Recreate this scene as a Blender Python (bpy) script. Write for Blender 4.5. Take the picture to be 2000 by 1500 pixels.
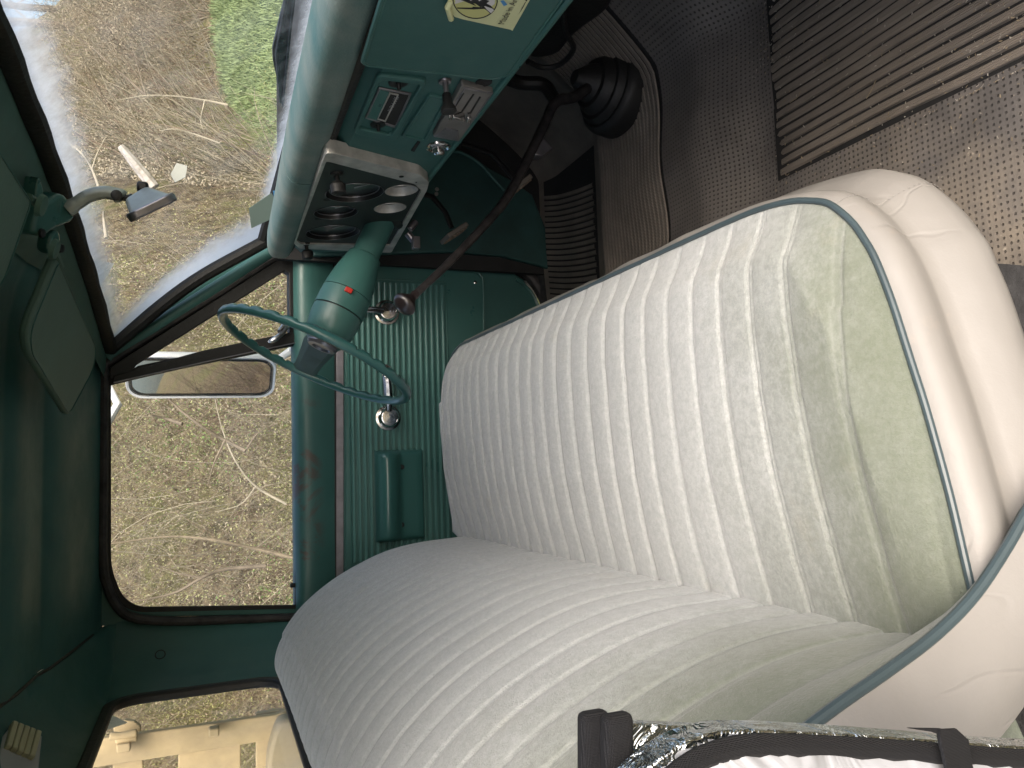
import bpy, bmesh, math, random
import numpy as np
from mathutils import Vector as V, Matrix
R = math.radians
random.seed(4); RNG = np.random.default_rng(4)
for o in list(bpy.data.objects): bpy.data.objects.remove(o)
SC = bpy.context.scene
COL = SC.collection
# ------------------------------------------------------------ camera (held sideways, looking in at the passenger door)
CAM = V((0, 0, .948)); YAW, PITCH, FPX = R(5.3), R(21.5), 1500.
FW = V((math.sin(YAW)*math.cos(PITCH), math.cos(YAW)*math.cos(PITCH), -math.sin(PITCH)))
RT = V((math.cos(YAW), -math.sin(YAW), 0)); UP = RT.cross(FW)
cd = bpy.data.cameras.new('camera'); cam = bpy.data.objects.new('camera', cd); COL.objects.link(cam)
cd.sensor_width = 36; cd.lens = 27; cd.clip_start = .02; cd.clip_end = 3000
m = Matrix((-UP, RT, -FW)).transposed().to_4x4(); m.translation = CAM; cam.matrix_world = m
SC.camera = cam
# ------------------------------------------------------------ daylight: pale overcast sky, soft sun behind the open passenger door
SUN_EL, SUN_AZ = R(44), R(166)      # azimuth measured clockwise from +Y
w = bpy.data.worlds.new('World'); SC.world = w; w.use_nodes = True
nt = w.node_tree; sk = nt.nodes.new('ShaderNodeTexSky'); sk.sky_type = 'NISHITA'; sk.sun_disc = False
sk.sun_elevation = SUN_EL; sk.sun_rotation = SUN_AZ; sk.air_density = 1.0; sk.dust_density = 6.0; sk.ozone_density = 1.0
bgn = nt.nodes['Background']; nt.links.new(sk.outputs[0], bgn.inputs[0]); bgn.inputs[1].default_value = .15
sl = bpy.data.lights.new('sun', 'SUN'); sl.energy = .5; sl.angle = R(30); sl.color = (1, .96, .92)
so = bpy.data.objects.new('sun', sl); COL.objects.link(so)
sd = V((math.sin(SUN_AZ)*math.cos(SUN_EL), math.cos(SUN_AZ)*math.cos(SUN_EL), math.sin(SUN_EL)))
so.rotation_euler = sd.to_track_quat('Z', 'Y').to_euler(); so.location = sd*20
SC.view_settings.view_transform = 'Standard'; SC.view_settings.look = 'None'; SC.view_settings.gamma = 1
SC.view_settings.exposure = 1.24
SC.render.resolution_x = 1024; SC.render.resolution_y = 768
SC.cycles.max_bounces = 10; SC.cycles.diffuse_bounces = 6; SC.cycles.transparent_max_bounces = 16
SC.cycles.sample_clamp_indirect = 4

# ------------------------------------------------------------ helpers
def ray(x, y): return FW + RT*((1500-y-750)/FPX) - UP*((x-1000)/FPX)
def P(x, y, p0, n):
    "the point of the plane (p0, n) that the photograph shows at x, y"
    d = ray(x, y); n = V(n); t = (V(p0)-CAM).dot(n)/d.dot(n); return CAM + d*t
def PY(x, y, v): return P(x, y, (0, v, 0), (0, 1, 0))
def PX(x, y, v): return P(x, y, (v, 0, 0), (1, 0, 0))
def PZ(x, y, v): return P(x, y, (0, 0, v), (0, 0, 1))

MATS = {}
def mat(name, col, rough=.5, metal=0., var=.12, vscale=6., bump=0., bscale=60., col2=None, spec=.5, sheen=0., coat=0., hook=None):
    m = bpy.data.materials.new(name); m.use_nodes = True; t = m.node_tree; b = t.nodes['Principled BSDF']
    b.inputs['Roughness'].default_value = rough; b.inputs['Metallic'].default_value = metal
    b.inputs['Specular IOR Level'].default_value = spec
    if sheen: b.inputs['Sheen Weight'].default_value = sheen; b.inputs['Sheen Roughness'].default_value = .4
    if coat: b.inputs['Coat Weight'].default_value = coat; b.inputs['Coat Roughness'].default_value = .15
    tc = t.nodes.new('ShaderNodeTexCoord'); n = t.nodes.new('ShaderNodeTexNoise')
    n.inputs['Scale'].default_value = vscale; n.inputs['Detail'].default_value = 7; n.inputs['Roughness'].default_value = .62
    t.links.new(tc.outputs['Object'], n.inputs['Vector'])
    mx = t.nodes.new('ShaderNodeMix'); mx.data_type = 'RGBA'
    a = [c*(1-var) for c in col]; c2 = col2 if col2 else [min(1, c*(1+var)) for c in col]
    mx.inputs['A'].default_value = (*a, 1); mx.inputs['B'].default_value = (*c2, 1)
    mr = t.nodes.new('ShaderNodeMapRange'); mr.inputs[1].default_value = .3; mr.inputs[2].default_value = .7
    t.links.new(n.outputs['Fac'], mr.inputs[0]); t.links.new(mr.outputs[0], mx.inputs['Factor'])
    out = mx.outputs['Result']
    bmp = t.nodes.new('ShaderNodeBump'); bmp.inputs['Strength'].default_value = min(1, bump) if bump else 0; bmp.inputs['Distance'].default_value = .002
    n2 = t.nodes.new('ShaderNodeTexNoise'); n2.inputs['Scale'].default_value = bscale; n2.inputs['Detail'].default_value = 4
    t.links.new(tc.outputs['Object'], n2.inputs['Vector']); t.links.new(n2.outputs['Fac'], bmp.inputs['Height'])
    if bump: t.links.new(bmp.outputs[0], b.inputs['Normal'])
    if hook: out = hook(t, b, tc, out, bmp) or out
    t.links.new(out, b.inputs['Base Color']); MATS[name] = m; return m

def nmath(t, op, a, b=None, c=None, clamp=False):
    n = t.nodes.new('ShaderNodeMath'); n.operation = op; n.use_clamp = clamp
    for i, v in enumerate((a, b, c)):
        if v is None: continue
        if isinstance(v, (int, float)): n.inputs[i].default_value = v
        else: t.links.new(v, n.inputs[i])
    return n.outputs[0]
def nnoise(t, tc, scale, detail=4, rough=.6, vec=None, dist=0):
    n = t.nodes.new('ShaderNodeTexNoise'); n.inputs['Scale'].default_value = scale; n.inputs['Detail'].default_value = detail
    n.inputs['Roughness'].default_value = rough; n.inputs['Distortion'].default_value = dist
    t.links.new(vec if vec else tc.outputs['Object'], n.inputs['Vector']); return n.outputs['Fac']
def nramp(t, v, lo, hi, a=0, b=1):
    n = t.nodes.new('ShaderNodeMapRange'); n.interpolation_type = 'SMOOTHSTEP'
    for i, q in enumerate((lo, hi, a, b)): n.inputs[i+1].default_value = q
    t.links.new(v, n.inputs[0]); return n.outputs[0]
def nmix(t, f, a, b):
    n = t.nodes.new('ShaderNodeMix'); n.data_type = 'RGBA'
    if isinstance(f, (int, float)): n.inputs['Factor'].default_value = f
    else: t.links.new(f, n.inputs['Factor'])
    for k, v in (('A', a), ('B', b)):
        if isinstance(v, tuple): n.inputs[k].default_value = (*v, 1)
        else: t.links.new(v, n.inputs[k])
    return n.outputs['Result']
def nsep(t, tc, out='Object'):
    s = t.nodes.new('ShaderNodeSeparateXYZ'); t.links.new(tc.outputs[out], s.inputs[0]); return s.outputs
def setbump(t, b, h, dist, strength=1.):
    n = t.nodes.new('ShaderNodeBump'); n.inputs['Distance'].default_value = dist; n.inputs['Strength'].default_value = strength
    t.links.new(h, n.inputs['Height']); t.links.new(n.outputs[0], b.inputs['Normal']); return n

# painted steel: worn and dusty teal
def paint_hook(rust=0.):
    def h(t, b, tc, out, bmp):
        f = nnoise(t, tc, 260, 3); sp = nnoise(t, tc, 38, 5, .75)
        t.links.new(nramp(t, nnoise(t, tc, 9, 5), .3, .7, b.inputs['Roughness'].default_value-.07, b.inputs['Roughness'].default_value+.1), b.inputs['Roughness'])
        o = nmix(t, nramp(t, sp, .71, .76, 0, .75), out, (.03, .028, .024))
        if rust:
            s = nsep(t, tc); k = nmath(t, 'MULTIPLY', nramp(t, nnoise(t, tc, 7, 6, .7, dist=.6), .50, .58), nramp(t, s[0], .22, .05)); 
            k = nmath(t, 'MULTIPLY', k, nramp(t, s[2], .655, .70))
            o = nmix(t, nmath(t, 'MULTIPLY', k, rust), o, (.085, .028, .022))
        setbump(t, b, f, .0004, .5); return o
    return h
TEAL = (.037, .110, .101)
mat('teal_paint', TEAL, .50, var=.10, spec=.38, hook=paint_hook())
mat('teal_paint_rusted', TEAL, .42, var=.10, hook=paint_hook(.62))
mat('teal_plastic', (.042, .126, .114), .34, var=.08, hook=paint_hook())
mat('faded_teal_pad', (.055, .15, .15), .55, var=.15, vscale=9, bump=.4, bscale=300, col2=(.19, .225, .205), spec=.5)
mat('teal_wheel', (.038, .125, .118), .3, var=.06, coat=.3)
mat('hub_grey_green', (.07, .115, .105), .62, var=.15)
mat('teal_rib', (.08, .195, .18), .3, var=.08)  # lighter than the panel: window highlight put into the rib colour
mat('teal_shaded', (.018, .060, .056), .5, var=.35, vscale=8)  # darker copy of the teal: shade below the dash put into the colour
mat('teal_header', (.045, .105, .085), .6, var=.2, vscale=14)
mat('teal_visor', (.075, .14, .118), .62, var=.1, bump=.3, bscale=200)
mat('black_rubber', (.012, .012, .012), .55, var=.3, bump=.5, bscale=120, spec=.4)
mat('cracked_rubber', (.018, .017, .018), .6, var=.4, vscale=30, bump=.8, bscale=90, col2=(.05, .045, .045))
mat('dark_metal', (.02, .02, .021), .4, .5, var=.3)
mat('lever_metal', (.085, .085, .090), .36, .75, var=.5, vscale=40, bump=.6, bscale=140, col2=(.10, .09, .09))
mat('knob_plastic', (.022, .016, .016), .28, var=.3, coat=.4)
mat('cluster_black', (.012, .017, .016), .55, var=.2)
mat('gauge_face', (.03, .035, .035), .35, var=.3, vscale=60, coat=.6)
mat('chrome', (.62, .62, .62), .16, 1., var=.15, vscale=20)
mat('brushed_metal', (.55, .55, .55), .28, 1., var=.15, vscale=30)
mat('worn_silver', (.48, .46, .43), .42, .35, var=.35, vscale=22, bump=.2)
mat('dull_grey_plate', (.19, .18, .17), .42, .35, var=.2, vscale=18)
mat('gunmetal', (.25, .24, .26), .34, .8, var=.2, vscale=30)
mat('mirror_grey', (.30, .33, .31), .38, .25, var=.25, vscale=25)
mat('belt_grey', (.22, .21, .23), .45, .3, var=.2, vscale=30)
mat('white_enamel', (.88, .89, .90), .3, var=.04)
mat('red_plastic', (.5, .03, .02), .4)
mat('orange_sticker_paint', (.22, .12, .07), .6, var=.4, vscale=120)
mat('lens_cream', (.42, .40, .25), .4, var=.12, vscale=14, bump=.1)
mat('carpet_dark', (.034, .034, .035), .95, var=.4, vscale=60, bump=1., bscale=300)
mat('firewall_dark', (.012, .012, .012), .8, var=.4, vscale=12)
mat('raw_wood', (.52, .43, .28), .7, var=.18, vscale=9, bump=.3, bscale=60)
mat('beige_panel', (.42, .37, .27), .6, var=.1)
mat('card_grey', (.14, .19, .175), .75, var=.05)
mat('sticker_yellow', (.62, .63, .36), .6, var=.03)
mat('sticker_ochre', (.55, .54, .22), .6, var=.03)
mat('sticker_white', (.62, .60, .60), .6, var=.03)
mat('sticker_ink', (.01, .01, .012), .6, var=.03)
mat('sticker_blue', (.08, .27, .55), .6, var=.03)
mat('light_grey_print', (.35, .36, .36), .6, var=.1)
mat('straw', (.26, .21, .14), .8, var=.4, vscale=40)
mat('paint_flake', (.38, .35, .30), .7, var=.2, vscale=60)
mat('bark', (.19, .155, .115), .85, var=.35, vscale=20)
mat('twig_tan', (.30, .265, .195), .85, var=.35, vscale=3)
mat('bark_tan', (.24, .195, .135), .85, var=.35, vscale=20)
mat('twig_pale', (.36, .32, .245), .8, var=.25, vscale=3)
mat('twig_brown', (.22, .165, .12), .85, var=.35, vscale=3)
mat('bud_leaf', (.34, .35, .16), .8, var=.35, vscale=2.2)
mat('dry_leaf', (.33, .285, .21), .85, var=.35, vscale=3)
mat('green_leaf', (.14, .24, .07), .8, var=.4, vscale=4)
mat('grass_blade', (.20, .26, .12), .8, var=.35, vscale=1.3)
mat('weathered_post', (.30, .26, .21), .7, var=.25, vscale=30, col2=(.50, .47, .44))
mat('reflection_panel', (.33, .34, .31), .5, var=.1)
mat('piping_vinyl', (.055, .080, .090), .35, var=.15, vscale=15)

# velour, pale in the middle of the bench, greener towards the passenger door
def velour(t, b, tc, out, bmp):
    s = nsep(t, tc); big = nnoise(t, tc, 7, 4); fine = nnoise(t, tc, 330, 3, .8); mid = nnoise(t, tc, 120, 6, .8)
    y = nmath(t, 'ADD', s[1], nmath(t, 'MULTIPLY', nmath(t, 'SUBTRACT', big, .5), .22))
    y = nmath(t, 'ADD', y, nmath(t, 'MULTIPLY', nmath(t, 'SUBTRACT', mid, .5), .12))
    g = nramp(t, y, .78, .45)
    base = nmix(t, nramp(t, mid, .35, .65), (.375, .398, .40), (.465, .485, .487))
    c = nmix(t, nmath(t, 'MULTIPLY', g, .85), base, (.122, .142, .092))
    sm = t.nodes.new('ShaderNodeAttribute'); sm.attribute_name = 'seam'
    c = nmix(t, nmath(t, 'MULTIPLY', sm.outputs['Fac'], .22), c, (.72, .73, .72))
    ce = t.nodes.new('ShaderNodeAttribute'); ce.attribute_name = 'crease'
    c = nmix(t, nmath(t, 'MULTIPLY', ce.outputs['Fac'], .62), c, (.17, .185, .185))  # pleat valleys darkened: crease shade and grime put into the colour
    st = nmath(t, 'MULTIPLY', nramp(t, nnoise(t, tc, 11, 4, .6), .60, .75), .18)
    c = nmix(t, st, c, (.36, .33, .24))
    h = nmath(t, 'ADD', nmath(t, 'MULTIPLY', fine, 1.), nmath(t, 'MULTIPLY', mid, .7))
    c = nmix(t, nramp(t, fine, .52, .75, 0, .30), c, (.20, .21, .19))
    setbump(t, b, h, .0014, .8); return c
mat('velour', (.55, .55, .54), .9, spec=.15, sheen=.35, hook=velour)
def vinyl(t, b, tc, out, bmp):
    mp = t.nodes.new('ShaderNodeMapping'); mp.inputs['Scale'].default_value = (7, 7, 1.6); mp.inputs['Rotation'].default_value = (0.35, .3, 0); t.links.new(tc.outputs['Object'], mp.inputs[0])
    a = nnoise(t, tc, 1.0, 3, .5, vec=mp.outputs[0]); cr = nramp(t, nmath(t, 'ABSOLUTE', nmath(t, 'SUBTRACT', a, .5)), 0, .012)
    msk = nramp(t, nnoise(t, tc, 6, 2), .5, .6); cr = nmath(t, 'SUBTRACT', 1, nmath(t, 'MULTIPLY', nmath(t, 'SUBTRACT', 1, cr), msk))
    h = nmath(t, 'ADD', nmath(t, 'MULTIPLY', cr, .22), nmath(t, 'MULTIPLY', nnoise(t, tc, 7, 3), 1.8))
    setbump(t, b, nmath(t, 'ADD', h, nmath(t, 'MULTIPLY', nnoise(t, tc, 260, 3), .10)), .004, .6)
    s = nsep(t, tc); dirt = nramp(t, nnoise(t, tc, 13, 6, .7), .6, .75, 0, .35)
    return nmix(t, dirt, out, (.40, .33, .27))
mat('white_vinyl', (.272, .262, .246), .48, var=.05, hook=vinyl)

# rubber floor mat: small square dimples, dust in patches
def mathook(mode):
    def h(t, b, tc, out, bmp):
        s = nsep(t, tc)
        dust = nnoise(t, tc, 5.5, 6, .65); d2 = nnoise(t, tc, 55, 5, .75)
        near = nramp(t, s[1], 1.10, .62)
        dk = nmath(t, 'MULTIPLY', nramp(t, dust, .35, .72), nmath(t, 'ADD', nmath(t, 'MULTIPLY', near, .75), .22), clamp=True)
        c = nmix(t, dk, out, (.25, .215, .17))
        sp = nmath(t, 'MULTIPLY', nramp(t, d2, .62, .72), nmath(t, 'ADD', nmath(t, 'MULTIPLY', near, .8), .05), clamp=True)
        c = nmix(t, sp, c, (.38, .34, .28))
        if mode == 'dimple':
            k = 2*math.pi/.0088
            a = nmath(t, 'SINE', nmath(t, 'MULTIPLY', s[0], k)); bb = nmath(t, 'SINE', nmath(t, 'MULTIPLY', s[1], k))
            hh = nramp(t, nmath(t, 'MULTIPLY', nmath(t, 'MAXIMUM', a, 0), nmath(t, 'MAXIMUM', bb, 0)), .25, .7)
            setbump(t, b, nmath(t, 'ADD', nmath(t, 'MULTIPLY', hh, -1), nmath(t, 'MULTIPLY', nnoise(t, tc, 130, 3), .3)), .0035, 1.)
            c = nmix(t, nmath(t, 'MULTIPLY', hh, .6), c, (.008, .007, .006))
        elif mode == 'fine':
            a = nmath(t, 'SINE', nmath(t, 'MULTIPLY', s[0], 2*math.pi/.0032))
            setbump(t, b, nmath(t, 'ADD', a, nmath(t, 'MULTIPLY', nnoise(t, tc, 200, 3), 1.2)), .0006, .8)
            c = nmix(t, nmath(t, 'MULTIPLY', near, .35), c, (.22, .19, .155))
        else:
            setbump(t, b, nnoise(t, tc, 160, 4), .0015, .8)
        return c
    return h
mat('mat_dimpled', (.118, .110, .104), .72, var=.3, vscale=8, hook=mathook('dimple'))
mat('mat_rib', (.19, .165, .14), .72, var=.3, vscale=8, hook=mathook('fine'))
mat('mat_plain', (.135, .118, .10), .62, var=.3, vscale=8, hook=mathook('plain'))

def glass_mat(name, tint=(1, 1, 1), refl=.05, rough=.0, dirt=.02, frost=False):
    m = bpy.data.materials.new(name); m.use_nodes = True; t = m.node_tree; t.nodes.clear()
    o = t.nodes.new('ShaderNodeOutputMaterial'); tr = t.nodes.new('ShaderNodeBsdfTransparent'); tr.inputs[0].default_value = (*tint, 1)
    g = t.nodes.new('ShaderNodeBsdfGlossy'); g.inputs['Roughness'].default_value = rough
    mx = t.nodes.new('ShaderNodeMixShader'); mx.inputs[0].default_value = refl
    t.links.new(tr.outputs[0], mx.inputs[1]); t.links.new(g.outputs[0], mx.inputs[2])
    tc = t.nodes.new('ShaderNodeTexCoord')
    df = t.nodes.new('ShaderNodeBsdfDiffuse'); df.inputs[0].default_value = (.80, .84, .90, 1)
    tl = t.nodes.new('ShaderNodeBsdfTranslucent'); tl.inputs[0].default_value = (.60, .68, .76, 1)
    ms = t.nodes.new('ShaderNodeMixShader'); ms.inputs[0].default_value = .8
    t.links.new(df.outputs[0], ms.inputs[1]); t.links.new(tl.outputs[0], ms.inputs[2])
    mf = t.nodes.new('ShaderNodeMixShader'); t.links.new(mx.outputs[0], mf.inputs[1]); t.links.new(ms.outputs[0], mf.inputs[2])
    n = nnoise(t, tc, 9, 6, .7); f = nramp(t, n, .35, .8, 0, dirt*2)
    if frost:
        uv = nsep(t, tc, 'UV'); wob = nmath(t, 'MULTIPLY', nmath(t, 'SUBTRACT', nnoise(t, tc, 22, 6, .75), .5), .05)
        e = nmath(t, 'ADD', uv[0], wob)      # u = metres to the nearest frosted edge, stored on the mesh
        f = nmath(t, 'MAXIMUM', f, nramp(t, e, .085, .012, 0, .92))
    t.links.new(f, mf.inputs[0]); t.links.new(mf.outputs[0], o.inputs[0]); MATS[name] = m
glass_mat('clear_glass', (.97, .99, .98), .04, dirt=.015)
glass_mat('rear_glass', (.93, .92, .86), .06, dirt=.06)
glass_mat('windshield_glass', (.96, .99, .98), .03, dirt=.05, frost=True)
m = mat('mirror_silver', (.62, .62, .62), .02, 1., var=.02)
def foil(t, b, tc, out, bmp):
    setbump(t, b, nmath(t, 'ADD', nnoise(t, tc, 60, 4, .6, dist=1.), nnoise(t, tc, 14, 3, dist=1.)), .009, 1.); return out
mat('silver_foil', (.58, .61, .61), .22, 1., var=.05, hook=foil)
def weave(t, b, tc, out, bmp):
    s = nsep(t, tc); a = nmath(t, 'SINE', nmath(t, 'MULTIPLY', nmath(t, 'ADD', s[0], s[2]), 5200)); c = nmath(t, 'SINE', nmath(t, 'MULTIPLY', nmath(t, 'SUBTRACT', s[0], s[2]), 5200))
    setbump(t, b, nmath(t, 'MULTIPLY', a, c), .0006, 1.); return out
mat('black_webbing', (.012, .012, .014), .7, var=.1, hook=weave)
def cloth(t, b, tc, out, bmp):
    setbump(t, b, nmath(t, 'ADD', nnoise(t, tc, 16, 3, .5, dist=1.2), nmath(t, 'MULTIPLY', nnoise(t, tc, 4, 2), 2.)), .02, .6); return out
mat('white_cloth', (.37, .385, .41), .4, var=.04, hook=cloth)

def ground_hook(t, b, tc, out, bmp):
    at = t.nodes.new('ShaderNodeAttribute'); at.attribute_name = 'grassy'
    n1 = nnoise(t, tc, .9, 8, .7); n2 = nnoise(t, tc, 9, 6, .75); n3 = nnoise(t, tc, 45, 4, .8)
    bank = nmix(t, nramp(t, n2, .38, .62), (.14, .11, .075), (.38, .31, .20))
    bank = nmix(t, nramp(t, n1, .45, .60, 0, .7), bank, (.24, .25, .10))
    bank = nmix(t, nramp(t, n3, .5, .7, 0, .6), bank, (.09, .07, .05))
    gr = nmix(t, nramp(t, n2, .35, .65), (.15, .21, .09), (.25, .32, .16))
    gr = nmix(t, nramp(t, n1, .50, .62, 0, .5), gr, (.32, .34, .17))
    setbump(t, b, nmath(t, 'ADD', n2, n3), .06, 1.)
    return nmix(t, at.outputs['Fac'], bank, gr)
mat('bank_ground', (.2, .2, .1), .95, spec=.1, hook=ground_hook)

# ---- mesh building
def obj(name, vs, fs, mt, parent=None, smooth=True, angle=35, label=None, kind=None, uvs=None, bevel=0, seg=2, mids=None):
    me = bpy.data.meshes.new(name); me.from_pydata([tuple(v) for v in vs], [], [tuple(f) for f in fs])
    for mm in (mt if isinstance(mt, (list, tuple)) else [mt]): me.materials.append(MATS[mm])
    if mids is not None: me.polygons.foreach_set('material_index', mids)
    if smooth:
        me.polygons.foreach_set('use_smooth', [True]*len(me.polygons)); 
        if angle < 180: me.set_sharp_from_angle(angle=R(angle))
    me.update(); o = bpy.data.objects.new(name, me); COL.objects.link(o)
    if parent is not None: o.parent = parent
    if uvs is not None:
        ul = me.uv_layers.new(name='UVMap'); 
        li = np.zeros(len(me.loops), dtype=np.int32); me.loops.foreach_get('vertex_index', li)
        ul.data.foreach_set('uv', np.asarray(uvs, dtype=np.float32)[li].ravel())
    if label: o['label'] = label
    if kind: o['kind'] = kind
    if bevel:
        b = o.modifiers.new('bevel', 'BEVEL'); b.width = bevel; b.segments = seg; b.limit_method = 'ANGLE'; b.angle_limit = R(40)
        if smooth: b.harden_normals = False
    return o
class Mb:
    k = 1.
    def __init__(s): s.v = []; s.f = []; s.m = []; s.cm = 0
    def add(s, vs, fs):
        k = len(s.v); s.v += [V(v) for v in vs]; s.f += [tuple(i+k for i in f) for f in fs]; s.m += [s.cm]*len(fs); return s
    def box(s, c, sz, rot=None):
        c = V(c); x, y, z = [q/2 for q in sz]; M = rot if rot else Matrix.Identity(3)
        vs = [c + M @ V((a*x, b*y, d*z)) for a in (-1, 1) for b in (-1, 1) for d in (-1, 1)]
        return s.add(vs, [(0, 1, 3, 2), (4, 6, 7, 5), (0, 4, 5, 1), (2, 3, 7, 6), (0, 2, 6, 4), (1, 5, 7, 3)])
    def prism(s, pts, n, d):
        n = V(n).normalized(); k = len(pts); ct = sum((V(p) for p in pts), V())/k
        ar = sum(((V(pts[i])-ct).cross(V(pts[(i+1) % k])-ct) for i in range(k)), V())
        if ar.dot(n) < 0: pts = list(reversed(pts))
        vs = [V(p) for p in pts] + [V(p)-n*d for p in pts]
        fs = [tuple(range(k)), tuple(range(2*k-1, k-1, -1))] + [(i, i+k, (i+1) % k+k, (i+1) % k) for i in range(k)]
        return s.add(vs, fs)
    def ring(s, outer, inner, n, d):
        n = V(n).normalized(); k = len(outer); vs = [V(p) for p in outer]+[V(p) for p in inner]+[V(p)-n*d for p in outer]+[V(p)-n*d for p in inner]; fs = []
        for i in range(k):
            j = (i+1) % k
            fs += [(i, j, k+j, k+i), (2*k+i, 3*k+i, 3*k+j, 2*k+j), (i, 2*k+i, 2*k+j, j), (k+i, k+j, 3*k+j, 3*k+i)]
        return s.add(vs, fs)
    def tube(s, pts, r, n=10, closed=False, up=None, caps=True, sq=1.):
        pts = [V(p) for p in pts]; k = len(pts); rs = r if isinstance(r, (list, tuple)) else [r]*k; u = None; vs = []
        for i, p in enumerate(pts):
            if closed: t = pts[(i+1) % k]-pts[i-1]
            else: t = pts[min(i+1, k-1)]-pts[max(i-1, 0)]
            t.normalize()
            if u is None: u = t.orthogonal().normalized() if up is None else (V(up)-t*V(up).dot(t)).normalized()
            elif up is not None: u = (V(up)-t*V(up).dot(t)).normalized()
            else: u = (u-t*u.dot(t)).normalized()
            w_ = t.cross(u)
            vs += [p+u*(math.cos(2*math.pi*a/n)*rs[i])+w_*(math.sin(2*math.pi*a/n)*rs[i]*sq) for a in range(n)]
        fs = []
        for i in range(k if closed else k-1):
            j = (i+1) % k
            fs += [(i*n+a, i*n+(a+1) % n, j*n+(a+1) % n, j*n+a) for a in range(n)]
        if caps and not closed: fs += [tuple(range(n-1, -1, -1)), tuple((k-1)*n+a for a in range(n))]
        return s.add(vs, fs)
    def lathe(s, c, ax, prof, n=32, cap=True):
        ax = V(ax).normalized(); u = ax.orthogonal().normalized(); w_ = ax.cross(u); c = V(c); vs = []
        for (h, r) in [(a*Mb.k, b*Mb.k) for a, b in prof]: vs += [c+ax*h+u*(math.cos(2*math.pi*a/n)*r)+w_*(math.sin(2*math.pi*a/n)*r) for a in range(n)]
        k = len(prof); fs = [(i*n+a, i*n+(a+1) % n, (i+1)*n+(a+1) % n, (i+1)*n+a) for i in range(k-1) for a in range(n)]
        if cap: fs += [tuple(range(n-1, -1, -1)), tuple((k-1)*n+a for a in range(n))]
        return s.add(vs, fs)
    def grid(s, pts, nu, nv, cu=False):
        fs = []
        for i in range(nu if cu else nu-1):
            for j in range(nv-1): fs.append((i*nv+j, ((i+1) % nu)*nv+j, ((i+1) % nu)*nv+j+1, i*nv+j+1))
        return s.add(pts, fs)
    def obj(s, name, mt, parent=None, **k):
        if isinstance(mt, (list, tuple)): k['mids'] = s.m
        return obj(name, s.v, s.f, mt, parent, **k)
def thing(name, label, cat, loc=(0, 0, 0), group=None):
    o = bpy.data.objects.new(name, None); COL.objects.link(o); o.location = loc; o['label'] = label; o['category'] = cat
    if group: o['group'] = group
    o.empty_display_size = .1; return o
def tag(o, label, cat, group=None):
    o['label'] = label; o['category'] = cat
    if group: o['group'] = group
    return o
def interp(x, tab):
    xs = [a for a, b in tab]; ys = [b for a, b in tab]; return float(np.interp(x, xs, ys))
def spline(pts, n):
    "smooth curve through points"
    p = [V(q) for q in pts]; p = [p[0]*2-p[1]] + p + [p[-1]*2-p[-2]]; out = []; k = len(p)-3
    for i in range(n):
        t = i/(n-1)*k; j = min(int(t), k-1); t -= j; a, b, c, d = p[j:j+4]
        out.append(.5*((2*b)+(c-a)*t+(2*a-5*b+4*c-d)*t*t+(3*b-a-3*c+d)*t**3))
    return out
def rpoly(c, u, v, w_, h, r, n=5):
    "rounded rectangle"
    u = V(u).normalized(); v = V(v).normalized(); c = V(c); out = []
    for sx, sy, a0 in ((1, 1, 0), (-1, 1, 90), (-1, -1, 180), (1, -1, 270)):
        for i in range(n+1):
            a = R(a0+90*i/n); out.append(c+u*(sx*(w_/2-r)+math.cos(a)*r)+v*(sy*(h/2-r)+math.sin(a)*r))
    return out
def roundpts(pts, r, n=5):
    "round the corners of a polygon"
    out = []; k = len(pts); pts = [V(p) for p in pts]
    for i, p in enumerate(pts):
        a = pts[i-1]-p; b = pts[(i+1) % k]-p; rr = r[i] if isinstance(r, (list, tuple)) else r
        if rr <= 0: out.append(p); continue
        q = min(rr, a.length*.48, b.length*.48); p0 = p+a.normalized()*q; p1 = p+b.normalized()*q
        for j in range(n+1):
            t = j/n; out.append(p0*(1-t)**2+p*2*t*(1-t)+p1*t*t)
    return out

# ============================================================ THE TRUCK
truck = thing('pickup_truck', 'old pickup truck cab with teal painted interior, thin steering wheel and pale velour bench seat', 'truck', (0, 1.2, -.72))
truck_loc = V((0, 1.2, -.72))
bpy.context.view_layer.update()
TI = Matrix.Translation(-truck_loc)
def part(o, parent=None):
    "put a world-built mesh under the truck (or one of its parts) without moving it"
    o.parent = parent if parent is not None else truck
    if parent is None: o.matrix_parent_inverse = TI
    return o
def tp(mb, name, mt, parent=None, **k): return part(mb.obj(name, mt, **k), parent)

UN = V((0, -1, -.155)).normalized(); U0 = V((0, 2.118, .735))
def U(x, y, off=0): return P(x, y, U0-UN*0+UN*off, UN)
# ---- roof
ROOFP = [(2.06, 1.180), (1.98, 1.198), (1.85, 1.213), (1.72, 1.232), (1.705, 1.242), (1.69, 1.244), (1.60, 1.250), (1.515, 1.256), (1.50, 1.264), (1.485, 1.266), (1.3, 1.276), (1.0, 1.282), (.7, 1.276), (.5, 1.25), (.36, 1.19)]
def roofz(y): return interp(y, sorted(ROOFP))
mb = Mb(); pts = []; xs = np.linspace(-.38, .36, 14)
for (y, z) in ROOFP:
    for x in xs:
        e = max(0, (x-.2)/.16); pts.append((x, y, z - .035*e*e*min(1, (z-1.17)/.06)))
mb.grid(pts, len(ROOFP), len(xs)); roof = tp(mb, 'roof', 'teal_paint', angle=60)
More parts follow.
